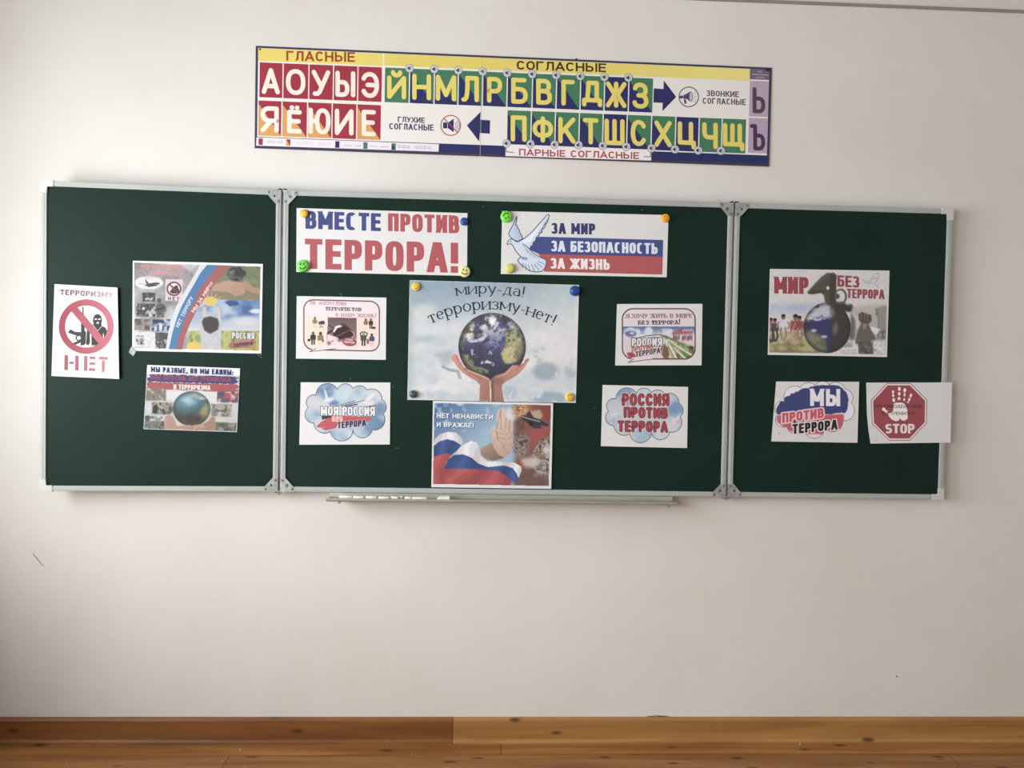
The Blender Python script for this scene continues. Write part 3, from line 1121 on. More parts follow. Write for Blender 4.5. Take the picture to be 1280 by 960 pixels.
# --- B: the photo collage
P = Sheet('poster', 'photo collage cut by a slanting white, blue and red band, left leaf', 'poster', LEFT,
          [(166, 325.9), (328.6, 329.9), (326.6, 442.0), (165.2, 438.6)], (160, 320, 7.68), (250, 252, 252), (.0012, .002, .0012))
U = 7.68 / 7.39
tz = lambda x, y: ((x / 7.39 + 80) * 7.68, y * U)      # second close-up into this sheet's frame
cv = Cv(60, 60, 1282, 925, 4.0)
cv.fill((196, 192, 194)).speckle(1.0, [(140, 138, 140), (192, 190, 192), (225, 222, 224)], 220, 5)
cv.grad(cv.pm([(60, 60), (330, 60), (60, 330)], 30), (60, 60), (110, 105, 108), (240, 240), (180, 178, 180), .8)
cv.mix(cv.em(200, 255, 135, 62), (236, 236, 238))
cv.mix(cv.em(300, 150, 250, 60, .6), (168, 150, 154), .6)
# airliner
cv.mix(cv.em(235, 272, 72, 15, .15, -8), (92, 90, 92))
cv.mix(cv.pm([(160, 222), (172, 225), (200, 262), (180, 275)]), (80, 78, 80))
cv.mix(cv.pm([(230, 275), (300, 285), (180, 300)]), (70, 68, 70))
cv.mix(cv.lm([(105, 262), (180, 275)], 6), (150, 150, 152))
# small photos
for (x0, y0, x1, y1, pal, sd) in ((140, 350, 264, 438, [(70, 70, 72), (96, 94, 96), (140, 140, 142)], 3), (78, 455, 262, 580, [(120, 122, 122), (60, 60, 62), (210, 210, 212)], 8),
                                  (62, 602, 212, 712, [(96, 84, 82), (130, 116, 112), (170, 160, 156)], 12), (228, 605, 405, 722, [(70, 86, 112), (150, 172, 200), (190, 205, 222)], 15),
                                  (262, 735, 395, 800, [(80, 80, 84), (120, 120, 124)], 19), (262, 800, 380, 890, [(130, 128, 128), (70, 70, 72), (190, 190, 190)], 22), (62, 730, 262, 868, [(222, 220, 222), (230, 230, 232)], 25)):
    cv.speckle(cv.pm([(x0, y0), (x1, y0 + 3), (x1 - 2, y1 + 3), (x0 - 2, y1)]), pal, 36, sd)
cv.mix(cv.lm([(170, 415), (190, 405), (215, 418), (235, 404)], 13), (205, 205, 205))
cv.mix(cv.pm([(230, 610), (340, 612), (355, 650), (300, 640), (240, 650)], 5), (60, 74, 92))
cv.mix(cv.pm([(300, 648), (325, 648), (330, 700), (295, 700)], 4), (225, 232, 240))
for i in range(7):
    cv.mix(cv.lm([(238 + i * 24, 712), (242 + i * 24, 690 - (i * 37) % 26)], 12), [(50, 60, 84), (210, 216, 224)][i % 2])
cv.speckle(cv.pm([(78, 760), (158, 762), (156, 852), (76, 850)]), [(50, 52, 54), (130, 132, 130), (210, 210, 206)], 26, 31)
# soldier
cv.mix(cv.em(300, 428, 20, 24), (96, 96, 92))
cv.mix(cv.pm([(278, 460), (325, 455), (362, 480), (368, 530), (330, 545), (320, 580), (290, 585), (275, 560), (262, 520)], 3), (92, 96, 90))
cv.mix(cv.lm([(255, 520), (340, 500)], 12), (56, 56, 56))
cv.speckle(cv.pm([(280, 540), (350, 540), (345, 590), (280, 590)], 4), [(84, 84, 80), (140, 140, 134)], 20, 33)
cv.mott(1.0, .10, 18, 41)
keepL = cv.pm([(60, 62), (655, 78), (560, 240), (430, 580), (362, 890), (52, 885)])
# right-hand side of the collage: hands around a globe above, painted landscape below
right = cv.pm([tz(350, 90), tz(635, 98), tz(620, 875), tz(-52, 862), tz(-10, 600), tz(60, 480), tz(180, 300)])
gt = cv.pm([tz(345, 88), tz(640, 95), tz(630, 410), tz(120, 398), tz(205, 270)])
cv.mix(right, (190, 200, 212))
cv.grad(gt, tz(500, 95), (128, 138, 108), tz(480, 410), (150, 138, 112))
cv.speckle(gt * cv.em(*tz(600, 200), 120, 140, .5), [(110, 126, 86), (146, 158, 118)], 60, 50, .8)
ls = cv.pm([tz(240, 400), tz(632, 412), tz(625, 690), tz(-40, 690), tz(60, 480)])
cv.grad(ls, tz(450, 405), (96, 136, 190), tz(450, 690), (222, 224, 232))
cv.speckle(ls * (1 - sstep(560, 640, cv.Y)), [(66, 104, 164), (130, 168, 212), (214, 224, 236)], 130, 57, .75)
cv.mix(cv.pm([tz(300, 425), tz(340, 408), tz(420, 418), tz(438, 452), tz(350, 466)], 5), (66, 98, 148))
cv.mix(cv.em(*tz(590, 510), 60, 22, .4), (226, 232, 240))
cv.mix(cv.em(*tz(500, 600), 150, 46, .6), (226, 226, 232), .9)
gr = cv.pm([tz(-60, 690), tz(626, 690), tz(622, 880), tz(-60, 870)], 3)
cv.speckle(gr * right, [(116, 146, 72), (168, 186, 96), (206, 206, 118), (150, 170, 120)], 60, 63)
cv.mix(cv.em(*tz(10, 840), 110, 45, .3) * right, (232, 204, 92))
cv.mix(cv.em(*tz(560, 850), 100, 40, .4) * right, (206, 172, 92), .7)
# globe and hands
g = cv.em(*tz(412, 165), 92, 72)
cv.mix(g, (70, 74, 76))
cv.speckle(g * (fbm(cv.X, cv.Y, 40, 70) > .5), [(130, 138, 136), (96, 100, 98)], 30, 71, .9)
sk = (196, 162, 140)
for pts, c in (([tz(205, 265), tz(290, 235), tz(340, 225), tz(480, 250), tz(492, 330), tz(470, 358), tz(400, 368), tz(330, 330), tz(180, 325)], sk),
               ([tz(470, 235), tz(510, 225), tz(560, 285), tz(632, 300), tz(628, 355), tz(540, 335), tz(470, 300)], (186, 152, 132))):
    cv.mix(cv.pm(pts, 4), c)
for a, b in ((tz(350, 290), tz(470, 300)), (tz(355, 315), tz(470, 330)), (tz(370, 338), tz(470, 350)), (tz(395, 270), tz(480, 278))):
    cv.mix(cv.lm([a, b], 5), (158, 120, 102), .7)
# child from behind holding the sun
P_sun = tz(170, 420)
for a in range(-160, 20, 26):
    c_, s_ = math.cos(math.radians(a)), math.sin(math.radians(a))
    cv.mix(cv.lm([(P_sun[0] + 60 * c_, P_sun[1] + 45 * s_), (P_sun[0] + 108 * c_, P_sun[1] + 82 * s_)], 7) * right, (226, 202, 130), .9)
cv.mix(cv.em(*P_sun, 66, 46), (232, 202, 106))
cv.mix(cv.pm([tz(100, 470), tz(128, 470), tz(130, 590), tz(92, 600)], 3), (226, 200, 186))
cv.mix(cv.pm([tz(222, 470), tz(255, 470), tz(268, 600), tz(240, 590)], 3), (222, 204, 196))
cv.mix(cv.pm([tz(85, 590), tz(110, 560), tz(235, 560), tz(272, 590), tz(268, 868), tz(90, 862), tz(70, 640)], 3), (206, 206, 214))
cv.mott(cv.pm([tz(85, 590), tz(272, 590), tz(268, 868), tz(90, 862)]), .06, 50, 80)
cv.mix(cv.pm([tz(90, 610), tz(110, 570), tz(170, 556), tz(235, 575), tz(250, 625), tz(240, 680), tz(170, 720), tz(115, 690)], 5), (84, 78, 78))
P.canvas('picture', cv, cv.pm([(60, 62), tz(635, 97), tz(620, 876), (52, 885)]))
# the slanting tricolour band: curved edges
band = lambda pts: [tz(*q) if len(q) == 2 else (q[0], q[1]) for q in pts]
e0 = [(690, 82), (640, 180), (580, 280), (520, 385), (460, 490), (425, 580), (390, 720), (362, 893)]
e1 = [(tz(140, 82)[0], 84), (690, 170), (640, 262), (570, 380), (510, 490), (470, 590), (425, 740), (392, 894)]
e2 = [(tz(240, 85)[0], 88), tz(140, 210), tz(60, 322), (640, 430), (585, 530), (540, 610), (497, 750), (460, 896)]
e3 = [(tz(350, 90)[0], 92), tz(205, 268), tz(110, 400), tz(55, 480), (640, 560), (590, 660), (545, 780), (518, 898)]
for a, b, c in ((e0, e1, (222, 228, 236)), (e1, e2, (82, 134, 186)), (e2, e3, (176, 104, 104))):
    P.polys('tricolour_band', [[a[i], a[i + 1], b[i + 1], b[i]] for i in range(len(a) - 1)], c)
P.text('lettering', 'НЕТ ТЕРРОРУ', (486, 690), (630, 400), 36, 7, 7, (214, 228, 240), 'block', up=(-34, -20) / np.linalg.norm((34, 20)))
P.text('lettering', 'МЫ ЗА МИР!!!', (632, 548), (822, 262), 34, 8, 7, (240, 222, 220), 'block', up=(-33, -24) / np.linalg.norm((33, 24)))
P.text('lettering', 'ЧТО НЕ ДОЛЖНЫ', (122, 118), (520, 128), 38, 11, 8, (214, 150, 152), 'block', grow=2)
P.text('lettering', 'ПОВТОРИТЬСЯ', (208, 182), (520, 190), 40, 11, 8, (212, 160, 162), 'block', grow=2)
# tiny copy of the crossed-out sign
P.poly('small_sign', [(362, 222), (525, 226), (520, 434), (358, 430)], (226, 212, 218))
P.ell('small_sign', 440, 315, 64, 62, (238, 232, 234))
P.poly('small_sign', [(400, 345), (430, 300), (455, 285), (480, 300), (498, 345), (460, 362), (420, 362)], (96, 72, 76))
P.ell('small_sign', 467, 298, 14, 18, (90, 66, 70), n=14)
P.ring('small_sign', 441, 315, 72, 70, 16, (132, 74, 80))
P.stroke('small_sign', [(395, 268), (490, 362)], 14, (132, 74, 80), caps=False)
P.text('lettering', 'НЕТ', (385, 426), (492, 430), 36, 9, 7, (134, 84, 90), 'block', gap=.5)
# badge at the lower right corner
P.poly('badge', [tz(330, 830), tz(380, 780), tz(560, 760), tz(600, 800), tz(520, 845), tz(360, 855)], (178, 120, 116))
P.text('lettering', 'РОССИЯ', tz(368, 764), tz(578, 768), 62, 14, 12, (70, 64, 68), 'block', grow=8)
P.text('lettering', 'РОССИЯ', tz(368, 764), tz(578, 768), 62, 14, 12, (236, 232, 236), 'block')
P.text('lettering', 'ПРОТИВ', tz(400, 806), tz(545, 790), 26, 7, 6, (214, 150, 152), 'block')
P.text('lettering', 'ТЕРРОРА', tz(385, 845), tz(560, 818), 34, 9, 8, (92, 70, 70), 'block')
tape = P.done()
# clear tape holding the lower left corner of the collage
bm = bmesh.new()
add_prism(bm, [Vector(on(P.pl, *q, .0026) - P.loc) for q in ((164.2, 433), (170.2, 439.5), (166.6, 445.2), (160.9, 440.4))], Vector(-P.pl.n * .0002))
o = from_bm('tape', bm, noise_tint(mat('clear_tape', (150, 160, 156), .3, .5), (128, 140, 136), (176, 184, 180), 120), tape)
o['label'] = 'scrap of clear tape on the lower left corner'

# --- C: hands with globe
P = Sheet('poster', 'small sheet with globe in hands under blue and red strokes, left leaf', 'poster', LEFT,
          [(184, 456.1), (300.1, 460.5), (296, 540.1), (179.4, 536.3)], (175, 450, 9.79), (246, 248, 250), (.002, .003, .0012))
cv = Cv(44, 160, 1225, 885, 4.6)
cv.fill((204, 209, 213)).mott(1.0, .08, 60, 3)
for pts, pal, sc, sd in (([(75, 325), (320, 340), (318, 500), (70, 495)], [(110, 112, 100), (150, 140, 128), (128, 120, 110), (190, 184, 178)], 40, 1),
                         ([(150, 515), (400, 520), (400, 670), (140, 665)], [(80, 84, 78), (140, 132, 124), (196, 190, 186), (120, 112, 110)], 36, 2),
                         ([(50, 740), (300, 745), (300, 850), (45, 845)], [(84, 88, 84), (140, 142, 138), (110, 112, 106)], 40, 3),
                         ([(940, 355), (1210, 365), (1200, 525), (935, 515)], [(112, 108, 112), (90, 96, 130), (180, 90, 92), (206, 200, 200)], 44, 4),
                         ([(870, 540), (1125, 545), (1120, 695), (865, 690)], [(96, 100, 92), (150, 146, 136), (200, 196, 188)], 36, 5),
                         ([(920, 760), (1195, 770), (1185, 880), (915, 872)], [(92, 98, 88), (120, 122, 112), (160, 158, 148)], 50, 6)):
    cv.speckle(cv.pm(pts, 4), pal, sc, sd)
cv.speckle(cv.pm([(60, 680), (290, 690), (240, 740), (60, 745)], 4), [(60, 70, 80), (216, 222, 228)], 46, 7)
cv.mix(cv.pm([(160, 560), (200, 540), (230, 590), (200, 660), (150, 650)], 6), (64, 66, 60))
cv.mix(cv.em(985, 575, 62, 40, .2), (170, 166, 156))
cv.speckle(cv.pm([(1030, 400), (1110, 405), (1105, 460), (1020, 470)], 6), [(196, 92, 92), (170, 84, 92)], 30, 9)
cv.mix(cv.em(1000, 420, 32, 26, .3), (78, 88, 140))
cv.mix(cv.pm([(325, 375), (945, 392), (935, 540), (860, 520), (405, 500), (322, 480)]), (226, 226, 228))
cv.mix(cv.em(990, 725, 70, 22, .4), (216, 214, 186))
g = cv.em(632, 595, 230, 212, .03)
cv.grad(g, (632, 390), (92, 116, 122), (632, 800), (84, 84, 74))
cv.grad(g * cv.em(620, 520, 190, 110, .6), (520, 420), (120, 164, 186), (700, 640), (72, 120, 136), .85)
cv.mix(g * cv.pm([(500, 480), (590, 430), (660, 480), (700, 530), (600, 560), (540, 530)], 22), (176, 204, 216), .8)
cv.mix(g * cv.em(720, 440, 110, 40, .5, 12), (170, 186, 184), .7)
cv.mix(g * cv.em(770, 470, 40, 14, .4), (218, 220, 216), .8)
cv.mix(g * cv.em(800, 640, 60, 100, .5, 20), (176, 164, 110), .8)
cv.mix(g * cv.em(640, 720, 190, 50, .7), (74, 66, 58), .7)
cv.mix(g * (1 - cv.em(632, 595, 205, 188, .14)), (70, 74, 70), .5)
cv.mott(g, .10, 60, 17)
for pts, c in (([(300, 700), (350, 665), (400, 690), (440, 760), (450, 810), (600, 795), (630, 800), (640, 862), (300, 852)], (192, 154, 140)),
               ([(620, 815), (770, 780), (840, 740), (880, 690), (920, 700), (920, 870), (600, 862)], (176, 138, 122)),
               ([(640, 800), (770, 790), (810, 830), (660, 850)], (206, 168, 154))):
    cv.mix(cv.pm(pts, 6), c)
for a, b in (((470, 820), (600, 830)), ((650, 825), (770, 815)), ((690, 842), (800, 838))):
    cv.mix(cv.lm([a, b], 8, 1.5), (166, 122, 110), .7)
cv.mix(cv.em(385, 775, 32, 50, .5), (188, 148, 136), .7)
P.canvas('picture', cv, cv.pm([(80, 165), (1222, 190), (1180, 878), (46, 842)]))
rough = lambda xs, y0, sl, amp, sd: [(x, y0 + sl * (x - 80) + amp * (vnoise(np.array(x / 16.0), np.array(0.5), sd) - .5)) for x in xs]
P.poly('paint_stroke', rough(range(110, 1190, 18), 172, .030, 26, 1) + [(1225, 215), (1170, 235), (1200, 262), (1180, 285)] + rough(range(1150, 100, -18), 262, .030, 22, 2) + [(80, 225), (130, 205)], (78, 76, 132))
P.poly('paint_stroke', rough(range(95, 1190, 18), 268, .028, 24, 3) + [(1222, 330), (1180, 352)] + rough(range(1150, 100, -18), 345, .045, 26, 4) + [(80, 300)], (178, 96, 96))
P.text('lettering', 'МЫ РАЗНЫЕ, НО МЫ ЕДИНЫ:', (134, 148), (1142, 186), 66, 19, 14, (58, 62, 124), 'block')
P.text('lettering', 'МЫ ПРОТИВ ЭКСТРЕМИЗМА', (140, 238), (1115, 272), 58, 15, 12, (160, 80, 96), 'block')
P.text('lettering', 'И ТЕРРОРИЗМА', (410, 356), (862, 368), 58, 15, 12, (240, 232, 230), 'block')
P.done()

# --- D: big heading
P = Sheet('poster', 'wide white banner with huge blue and red letters, top of middle leaf', 'poster', MID,
          [(370.8, 260), (584.3, 266.4), (583.8, 344.8), (370.3, 339.9)], (365, 255, 10.43), (229, 229, 231), (.001, .001, .001))
BL, RD = (72, 79, 142), (188, 90, 97)
P.text('lettering', 'ВМЕСТЕ', (175, 322), (1158, 355), 233, 60, 46, BL, gap=.15)
P.text('lettering', 'ПРОТИВ', (105 + 1147, 322 + 31), (1033 + 1147, 353 + 31), 233, 60, 44, RD, gap=.15)
P.text('lettering', 'ТЕРРОРА!', (168, 843), (2172, 899), 392, 97, 74, RD, gap=.16)
P.done()

# --- E: dove banner
P = Sheet('poster', 'wide white banner with a flying dove and blue and red stripes', 'poster', MID,
          [(627.7, 263.8), (835.7, 268.8), (833.3, 346.6), (626, 342.4)], (620, 258, 10.43), (220, 219, 216), (.001, .0012, .0012))
P.poly('stripe#b', [(590, 395), (2180, 438), (2175, 657), (560, 622), (430, 560), (500, 410)], (70, 82, 142))
P.poly('stripe', [(556, 621), (2175, 657), (2168, 889), (630, 850), (600, 700)], (182, 88, 88))
NV = (68, 70, 112)
FW = (208, 220, 232)
lw_ = [(272, 130), (235, 215), (190, 300), (165, 355), (178, 388), (215, 425), (285, 458), (350, 420), (336, 380), (312, 345), (300, 300), (282, 282), (276, 250), (256, 240), (268, 190)]
rw_ = [(285, 465), (380, 410), (470, 330), (560, 230), (640, 140), (680, 100), (697, 118), (672, 200), (650, 235), (632, 280), (602, 300), (600, 340), (566, 352), (560, 392), (524, 402), (516, 445), (482, 470), (478, 506), (452, 520), (440, 556), (400, 560), (300, 520)]
body = [(142, 494), (162, 446), (190, 424), (230, 434), (268, 462), (300, 466), (350, 492), (400, 520), (444, 562), (482, 606), (560, 655), (640, 690), (660, 720), (640, 800), (600, 845), (520, 856), (440, 840), (372, 792), (312, 748), (282, 706), (322, 655), (262, 590), (222, 512), (192, 486), (170, 490)]
P.poly('dove', lw_, lambda x, y: (200, 213, 228) if x < 260 else (172, 188, 208))
P.stroke('dove', lw_, 11, NV, True)
P.poly('dove', rw_, FW)
P.poly('dove', body, FW)
P.stroke('dove', [rw_[0]] + rw_[1:20], 10, NV)
P.stroke('dove', body[:5], 10, NV)
P.stroke('dove', body[6:], 11, NV)
P.stroke('dove', body[-1:] + body[:1], 11, NV)
P.stroke('dove', [(350, 492), (400, 520), (444, 562)], 11, NV)
P.ell('dove', 192, 458, 9, 8, NV, n=12)
for a, b in (((268, 190), (246, 250)), ((560, 350), (640, 230)), ((540, 390), (600, 320)), ((600, 300), (660, 190)), ((620, 250), (672, 170))):
    P.stroke('dove', [a, b], 6, NV)
for k_ in range(7):
    a = math.radians(22 + k_ * 19)
    P.stroke('dove', [(440 + 120 * math.cos(a) * 1.0, 690 + 70 * math.sin(a)), (470 + 175 * math.cos(a), 700 + 148 * math.sin(a))], 7, NV)
for k_ in range(5):
    P.stroke('dove', [(330 + k_ * 18, 655 + k_ * 3), (345 + k_ * 14, 690 + k_ * 2)], 8, NV)
P.poly('dove', [(350, 505), (420, 560), (470, 620), (560, 680), (480, 660), (400, 600)], (176, 194, 212))
P.poly('dove', [(330, 470), (500, 330), (610, 200), (520, 360), (440, 470)], (228, 236, 242))
P.text('lettering', 'ЗА МИР', (722, 357), (1293, 366), 142, 38, 29, (60, 64, 112))
P.text('lettering', 'ЗА БЕЗОПАСНОСТЬ', (718, 586), (2107, 621), 140, 35, 27, (222, 227, 243))
P.text('lettering', 'ЗА ЖИЗНЬ', (710, 811), (1483, 827), 138, 36, 27, (240, 228, 226))
P.done()

# --- F: speech bubble with small figures
P = Sheet('poster', 'white sheet with speech bubble of small people around a gun photo', 'poster', MID,
          [(370.9, 370.1), (483, 372), (482.2, 449.8), (369.9, 448.2)], (365, 365, 10.24), (224, 230, 230), (.001, .001, .0015))
ol = rrect(152, 98, 1118, 735, 120, sh=.024)
i0 = min(range(len(ol)), key=lambda i: abs(ol[i][0] - 300) + abs(ol[i][1] - 735))
P.poly('speech_bubble', ol, lambda x, y: (236, 226, 230) if y < 300 else (238, 222, 220))
cv = Cv(170, 300, 1110, 712, 6)
cv.fill((236, 224, 226))
cv.mix(cv.em(280, 500, 150, 200, .7), (236, 222, 196), .9)
cv.mix(cv.em(980, 500, 160, 200, .7), (238, 220, 204), .9)
P.canvas('speech_bubble', cv, cv.pm([(170, 300), (1108, 320), (1106, 640), (1040, 712), (250, 700), (172, 600)]))
P.stroke('speech_bubble', ol, 15, (104, 70, 80), True)
P.poly('speech_bubble', [(300, 705), (220, 765), (560, 722), (540, 690)], (238, 224, 226))
P.stroke('speech_bubble', [(310, 722), (225, 764), (400, 744), (560, 724)], 9, (104, 74, 84))
P.text('lettering', 'НЕ ДОПУСТИМ', (235, 158), (690, 172), 42, 9, 6, (186, 122, 136), 'serif', gap=.2)
P.text('lettering', 'ТЕРРОРИСТОВ', (428, 236), (890, 248), 46, 11, 7, (84, 66, 78), 'serif', gap=.16)
P.text('lettering', 'В НАШУ ЖИЗНЬ!', (560, 312), (1080, 326), 42, 9, 6, (186, 128, 142), 'serif', gap=.2)
cv = Cv(440, 318, 832, 700, 4.4)
cv.fill((128, 106, 108))
cv.grad(1.0, (640, 330), (112, 92, 94), (640, 660), (150, 126, 128))
cv.mix(cv.pm([(452, 540), (520, 560), (600, 640), (645, 632), (820, 600), (830, 720), (440, 720)], 3), (232, 216, 218))
cv.mix(cv.pm([(520, 510), (600, 420), (690, 425), (770, 490), (790, 560), (720, 590), (600, 610), (530, 560)], 6), (66, 46, 48))
cv.mix(cv.lm([(560, 575), (760, 480)], 16), (112, 84, 86))
cv.mix(cv.lm([(535, 500), (570, 450), (628, 432)], 30), (232, 228, 228))
cv.mix(cv.lm([(480, 430), (540, 470)], 14), (62, 50, 52))
cv.mix(cv.lm([(450, 530), (520, 490)], 26), (70, 54, 56))
cv.mix(cv.lm([(760, 500), (800, 540), (770, 590)], 10), (200, 160, 166))
cv.mix(cv.lm([(540, 575), (590, 600)], 16), (226, 222, 222))
cv.mix(cv.em(655, 420, 40, 18, .4), (92, 76, 76))
cv.mix(cv.pm([(445, 645), (480, 625), (500, 655), (470, 690)], 3), (146, 116, 118))
cv.mix(cv.lm([(505, 640), (530, 622)], 14), (160, 132, 134))
P.canvas('picture', cv, cv.pm([(455, 322), (830, 330), (828, 690), (440, 690), (442, 540), (452, 500)]))
P.ell('picture', 735, 638, 92, 56, (154, 84, 92), 6)
P.text('lettering', 'СТОП', (685, 620), (775, 628), 26, 7, 6, (232, 206, 208))
P.text('lettering', 'ТЕРРОР', (662, 652), (800, 664), 26, 7, 6, (232, 206, 208))
small_man(P, 'figure#1', 292, 455, 138, (132, 140, 96), (226, 206, 170), (120, 124, 84))
P.poly('pram', [(335, 385), (372, 372), (418, 380), (420, 412), (345, 418)], (84, 84, 92))
P.ell('pram', 392, 385, 28, 18, (70, 72, 82))
for x in (360, 392):
    P.ell('pram', x, 450, 9, 9, (110, 106, 110), n=12)
P.stroke('pram', [(350, 415), (395, 446)], 5, (110, 106, 110))
P.stroke('pram', [(405, 412), (358, 446)], 5, (110, 106, 110))
small_man(P, 'figure#2', 270, 675, 168, (62, 62, 62), (66, 64, 60))
P.poly('figure#2', [(200, 600), (235, 600), (235, 632), (200, 632)], (66, 60, 54))
small_man(P, 'figure#3', 365, 690, 182, (158, 124, 98), (234, 212, 186), (88, 62, 52))
P.poly('figure#3', [(388, 605), (405, 610), (405, 645), (388, 640)], (92, 62, 56))
small_man(P, 'figure#4', 945, 468, 130, (142, 112, 96), (236, 216, 186), (110, 78, 70))
small_man(P, 'figure#5', 1010, 472, 134, (72, 58, 58), (66, 56, 56))
P.poly('figure#5', [(1015, 442), (1068, 445), (1070, 474), (1012, 472)], (84, 66, 66))
small_man(P, 'figure#6', 915, 690, 180, (88, 90, 66), (70, 62, 58), (150, 176, 90))
P.stroke('figure#6', [(885, 580), (872, 530), (905, 508)], 13, (78, 70, 60))
P.stroke('figure#6', [(945, 580), (966, 532), (925, 508)], 13, (78, 70, 60))
small_man(P, 'figure#7', 1022, 690, 160, (72, 88, 122), (222, 200, 180), (90, 76, 76))
P.poly('figure#7', [(958, 600), (985, 602), (985, 665), (955, 662)], (150, 96, 104))
P.done()

# --- G: the large globe poster
P = Sheet('poster', 'large sky poster of the Earth resting on two raised hands, board centre', 'poster', MID,
          [(512, 350.2), (723.9, 356.2), (719.8, 503.6), (509.2, 499.7)], (0, 0, 1), (216, 218, 224), (.001, .002, .001))
za = lambda x, y: (505 + x / 11.13, 345 + y / 11.13)
zb = lambda x, y: (610 + x / 10.67, 345 + y / 10.67)
zc = lambda x, y: (505 + x / 10.67, 420 + y / 10.67)
zd = lambda x, y: (610 + x / 10.67, 420 + y / 10.67)
cv = Cv(509, 350, 724, 504, .5)
cv.fill((200, 208, 218))
cv.grad(1.0, (600, 350), (142, 164, 186), (612, 425), (204, 210, 218))
cv.grad(sstep(640, 720, cv.X), (700, 350), (176, 196, 206), (700, 430), (212, 214, 222), .9)
cl = sstep(.42, .62, cv.fb(34, 5, 4, 1, 1.5))
cv.mix(cl * sstep(385, 420, cv.Y), (214, 216, 224), .8)
cv.mix((1 - cl) * sstep(420, 450, cv.Y), (176, 194, 208), .45)
cv.mix(cv.pm([za(80, 410), za(500, 420), za(420, 470), za(480, 600), za(80, 640)], 4), (206, 212, 216), .8)
cv.mix(cv.pm([zc(100, 0), zc(450, 0), zc(420, 60), zc(110, 90)], 3), (158, 182, 200), .8)
cv.mix(cv.pm([zc(380, 250), zc(640, 180), zc(650, 330), zc(560, 400), zc(500, 400), zc(480, 310)], 2.5), (164, 180, 192), .9)
cv.mix(cv.pm([zc(400, 80), zc(610, 70), zc(560, 140), zc(450, 130)], 2.5), (178, 190, 200), .9)
cv.mix(cv.lm([zc(520, 410), zc(600, 450), zc(720, 470), zc(745, 560)], 3.5, 2), (138, 158, 172), .8)
for q, rx, ry, c in ((zd(770, 470), 16, 11, (148, 166, 182)), (zd(640, 310), 8, 5, (180, 190, 206)), (zd(820, 830), 22, 8, (146, 170, 190)), (zd(1110, 460), 9, 9, (166, 182, 198)),
                     (zd(290, 760), 9, 9, (166, 188, 208)), (zc(430, 790), 18, 8, (184, 196, 212)), (zd(690, 190), 10, 4, (186, 194, 206))):
    cv.mix(cv.em(*q, rx, ry, .35) * sstep(.30, .46, cv.fb(9, 21, 3)), c, .9)
cv.mix(sstep(524, 510, cv.X), (160, 176, 178), .55)
cv.mix(sstep(716, 724, cv.X), (226, 230, 232), .5)
cv.mott(1.0, .035, 8, 33)
P.canvas('sky_print', cv, cv.pm([(512, 350.4), (723.6, 356.4), (719.5, 503.3), (509.4, 499.4)]))
GX, GY, GR = 615.2, 433.2, 42.2
cv = Cv(GX - 43, GY - 43, GX + 43, GY + 43, .36)
g = cv.em(GX, GY, GR, GR, .012)
cv.fill((58, 58, 92))
cv.grad(1.0, (600, 470), (58, 58, 76), (622, 420), (84, 86, 130))
cv.speckle(cv.em(*zb(90, 820), 14, 13, .6), [(66, 66, 104), (104, 108, 156), (150, 152, 190), (84, 86, 130)], 5, 71, .85)
tilt = cv.fb(7, 3, 4)
land1 = cv.pm([zb(240, 740), zb(335, 660), zb(390, 700), zb(470, 800), zb(490, 900), zd(450, 90), zd(330, 60), zd(240, 100), zb(215, 880)], .8)
cv.speckle(land1, [(88, 84, 82), (128, 134, 92), (166, 174, 104), (176, 178, 130), (104, 98, 90)], 6, 14)
af = cv.pm([zd(240, 95), zd(330, 58), zd(450, 75), zd(475, 160), zd(430, 290), zd(385, 345), zd(290, 372), zd(225, 368), zd(195, 300), zd(172, 230), zd(225, 150)], .7)
cv.speckle(af, [(150, 148, 108), (188, 182, 142), (176, 170, 128), (204, 200, 168)], 9, 14)
cv.mix(cv.em(*zd(220, 290), 4, 5, .5) * af, (168, 180, 98), .8)
cv.mix(cv.em(*zd(420, 230), 5, 14, .6) * af, (128, 122, 100), .8)
na = cv.pm([za(820, 800), za(880, 690), za(960, 640), za(990, 700), za(960, 760), za(970, 850), za(880, 870), za(830, 880)], .8)
cv.speckle(na, [(120, 122, 96), (176, 176, 140), (206, 206, 196), (110, 104, 96)], 7, 17)
sa = cv.pm([zc(800, 235), zc(860, 245), zc(905, 300), zc(940, 390), zc(1130, 455), zc(1120, 510), zc(1000, 500), zc(880, 445), zc(800, 390), zc(765, 320)], .8)
cv.speckle(sa, [(84, 90, 70), (118, 124, 96), (146, 154, 132), (96, 96, 78)], 7, 19)
cv.mix(cv.em(*zc(880, 375), 4.5, 2.2, .4, 35), (160, 166, 140), .8)
north = sstep(432, 403, cv.Y + (cv.X - GX) * .16)
cv.mix(north * sstep(.44, .58, cv.fb(7, 23, 5)), (208, 210, 220), .95)
cv.mix(north * sstep(.47, .38, cv.fb(5, 25, 5)), (78, 74, 78), .85)
cv.mix(cv.em(*za(1230, 610), 4.5, 6, .4, 20), (232, 232, 238))
cv.mix(cv.em(*za(1110, 720), 5, 3.5, .5), (214, 214, 222), .9)
cv.mix(cv.em(*za(910, 830), 4.5, 3, .5, 20), (216, 212, 200), .9)
wl = lambda pts, w, sd: cv.lm([(x + 1.2 * (vnoise(np.array(i * 1.7), np.array(.3), sd) - .5), y) for i, (x, y) in enumerate(pts)], w * 1.1, 3.2) * sstep(.36, .62, cv.fb(2.2, sd, 3))
cv.mix(wl([za(900, 890), za(960, 910), za(1030, 895), za(1090, 880), za(1150, 815), za(1220, 755), za(1270, 720)], 3.6, 41), (200, 204, 224), .95)
cv.mix(wl([zb(10, 770), zb(60, 700), zb(130, 690), zb(180, 740)], 4, 42), (180, 184, 212), .9)
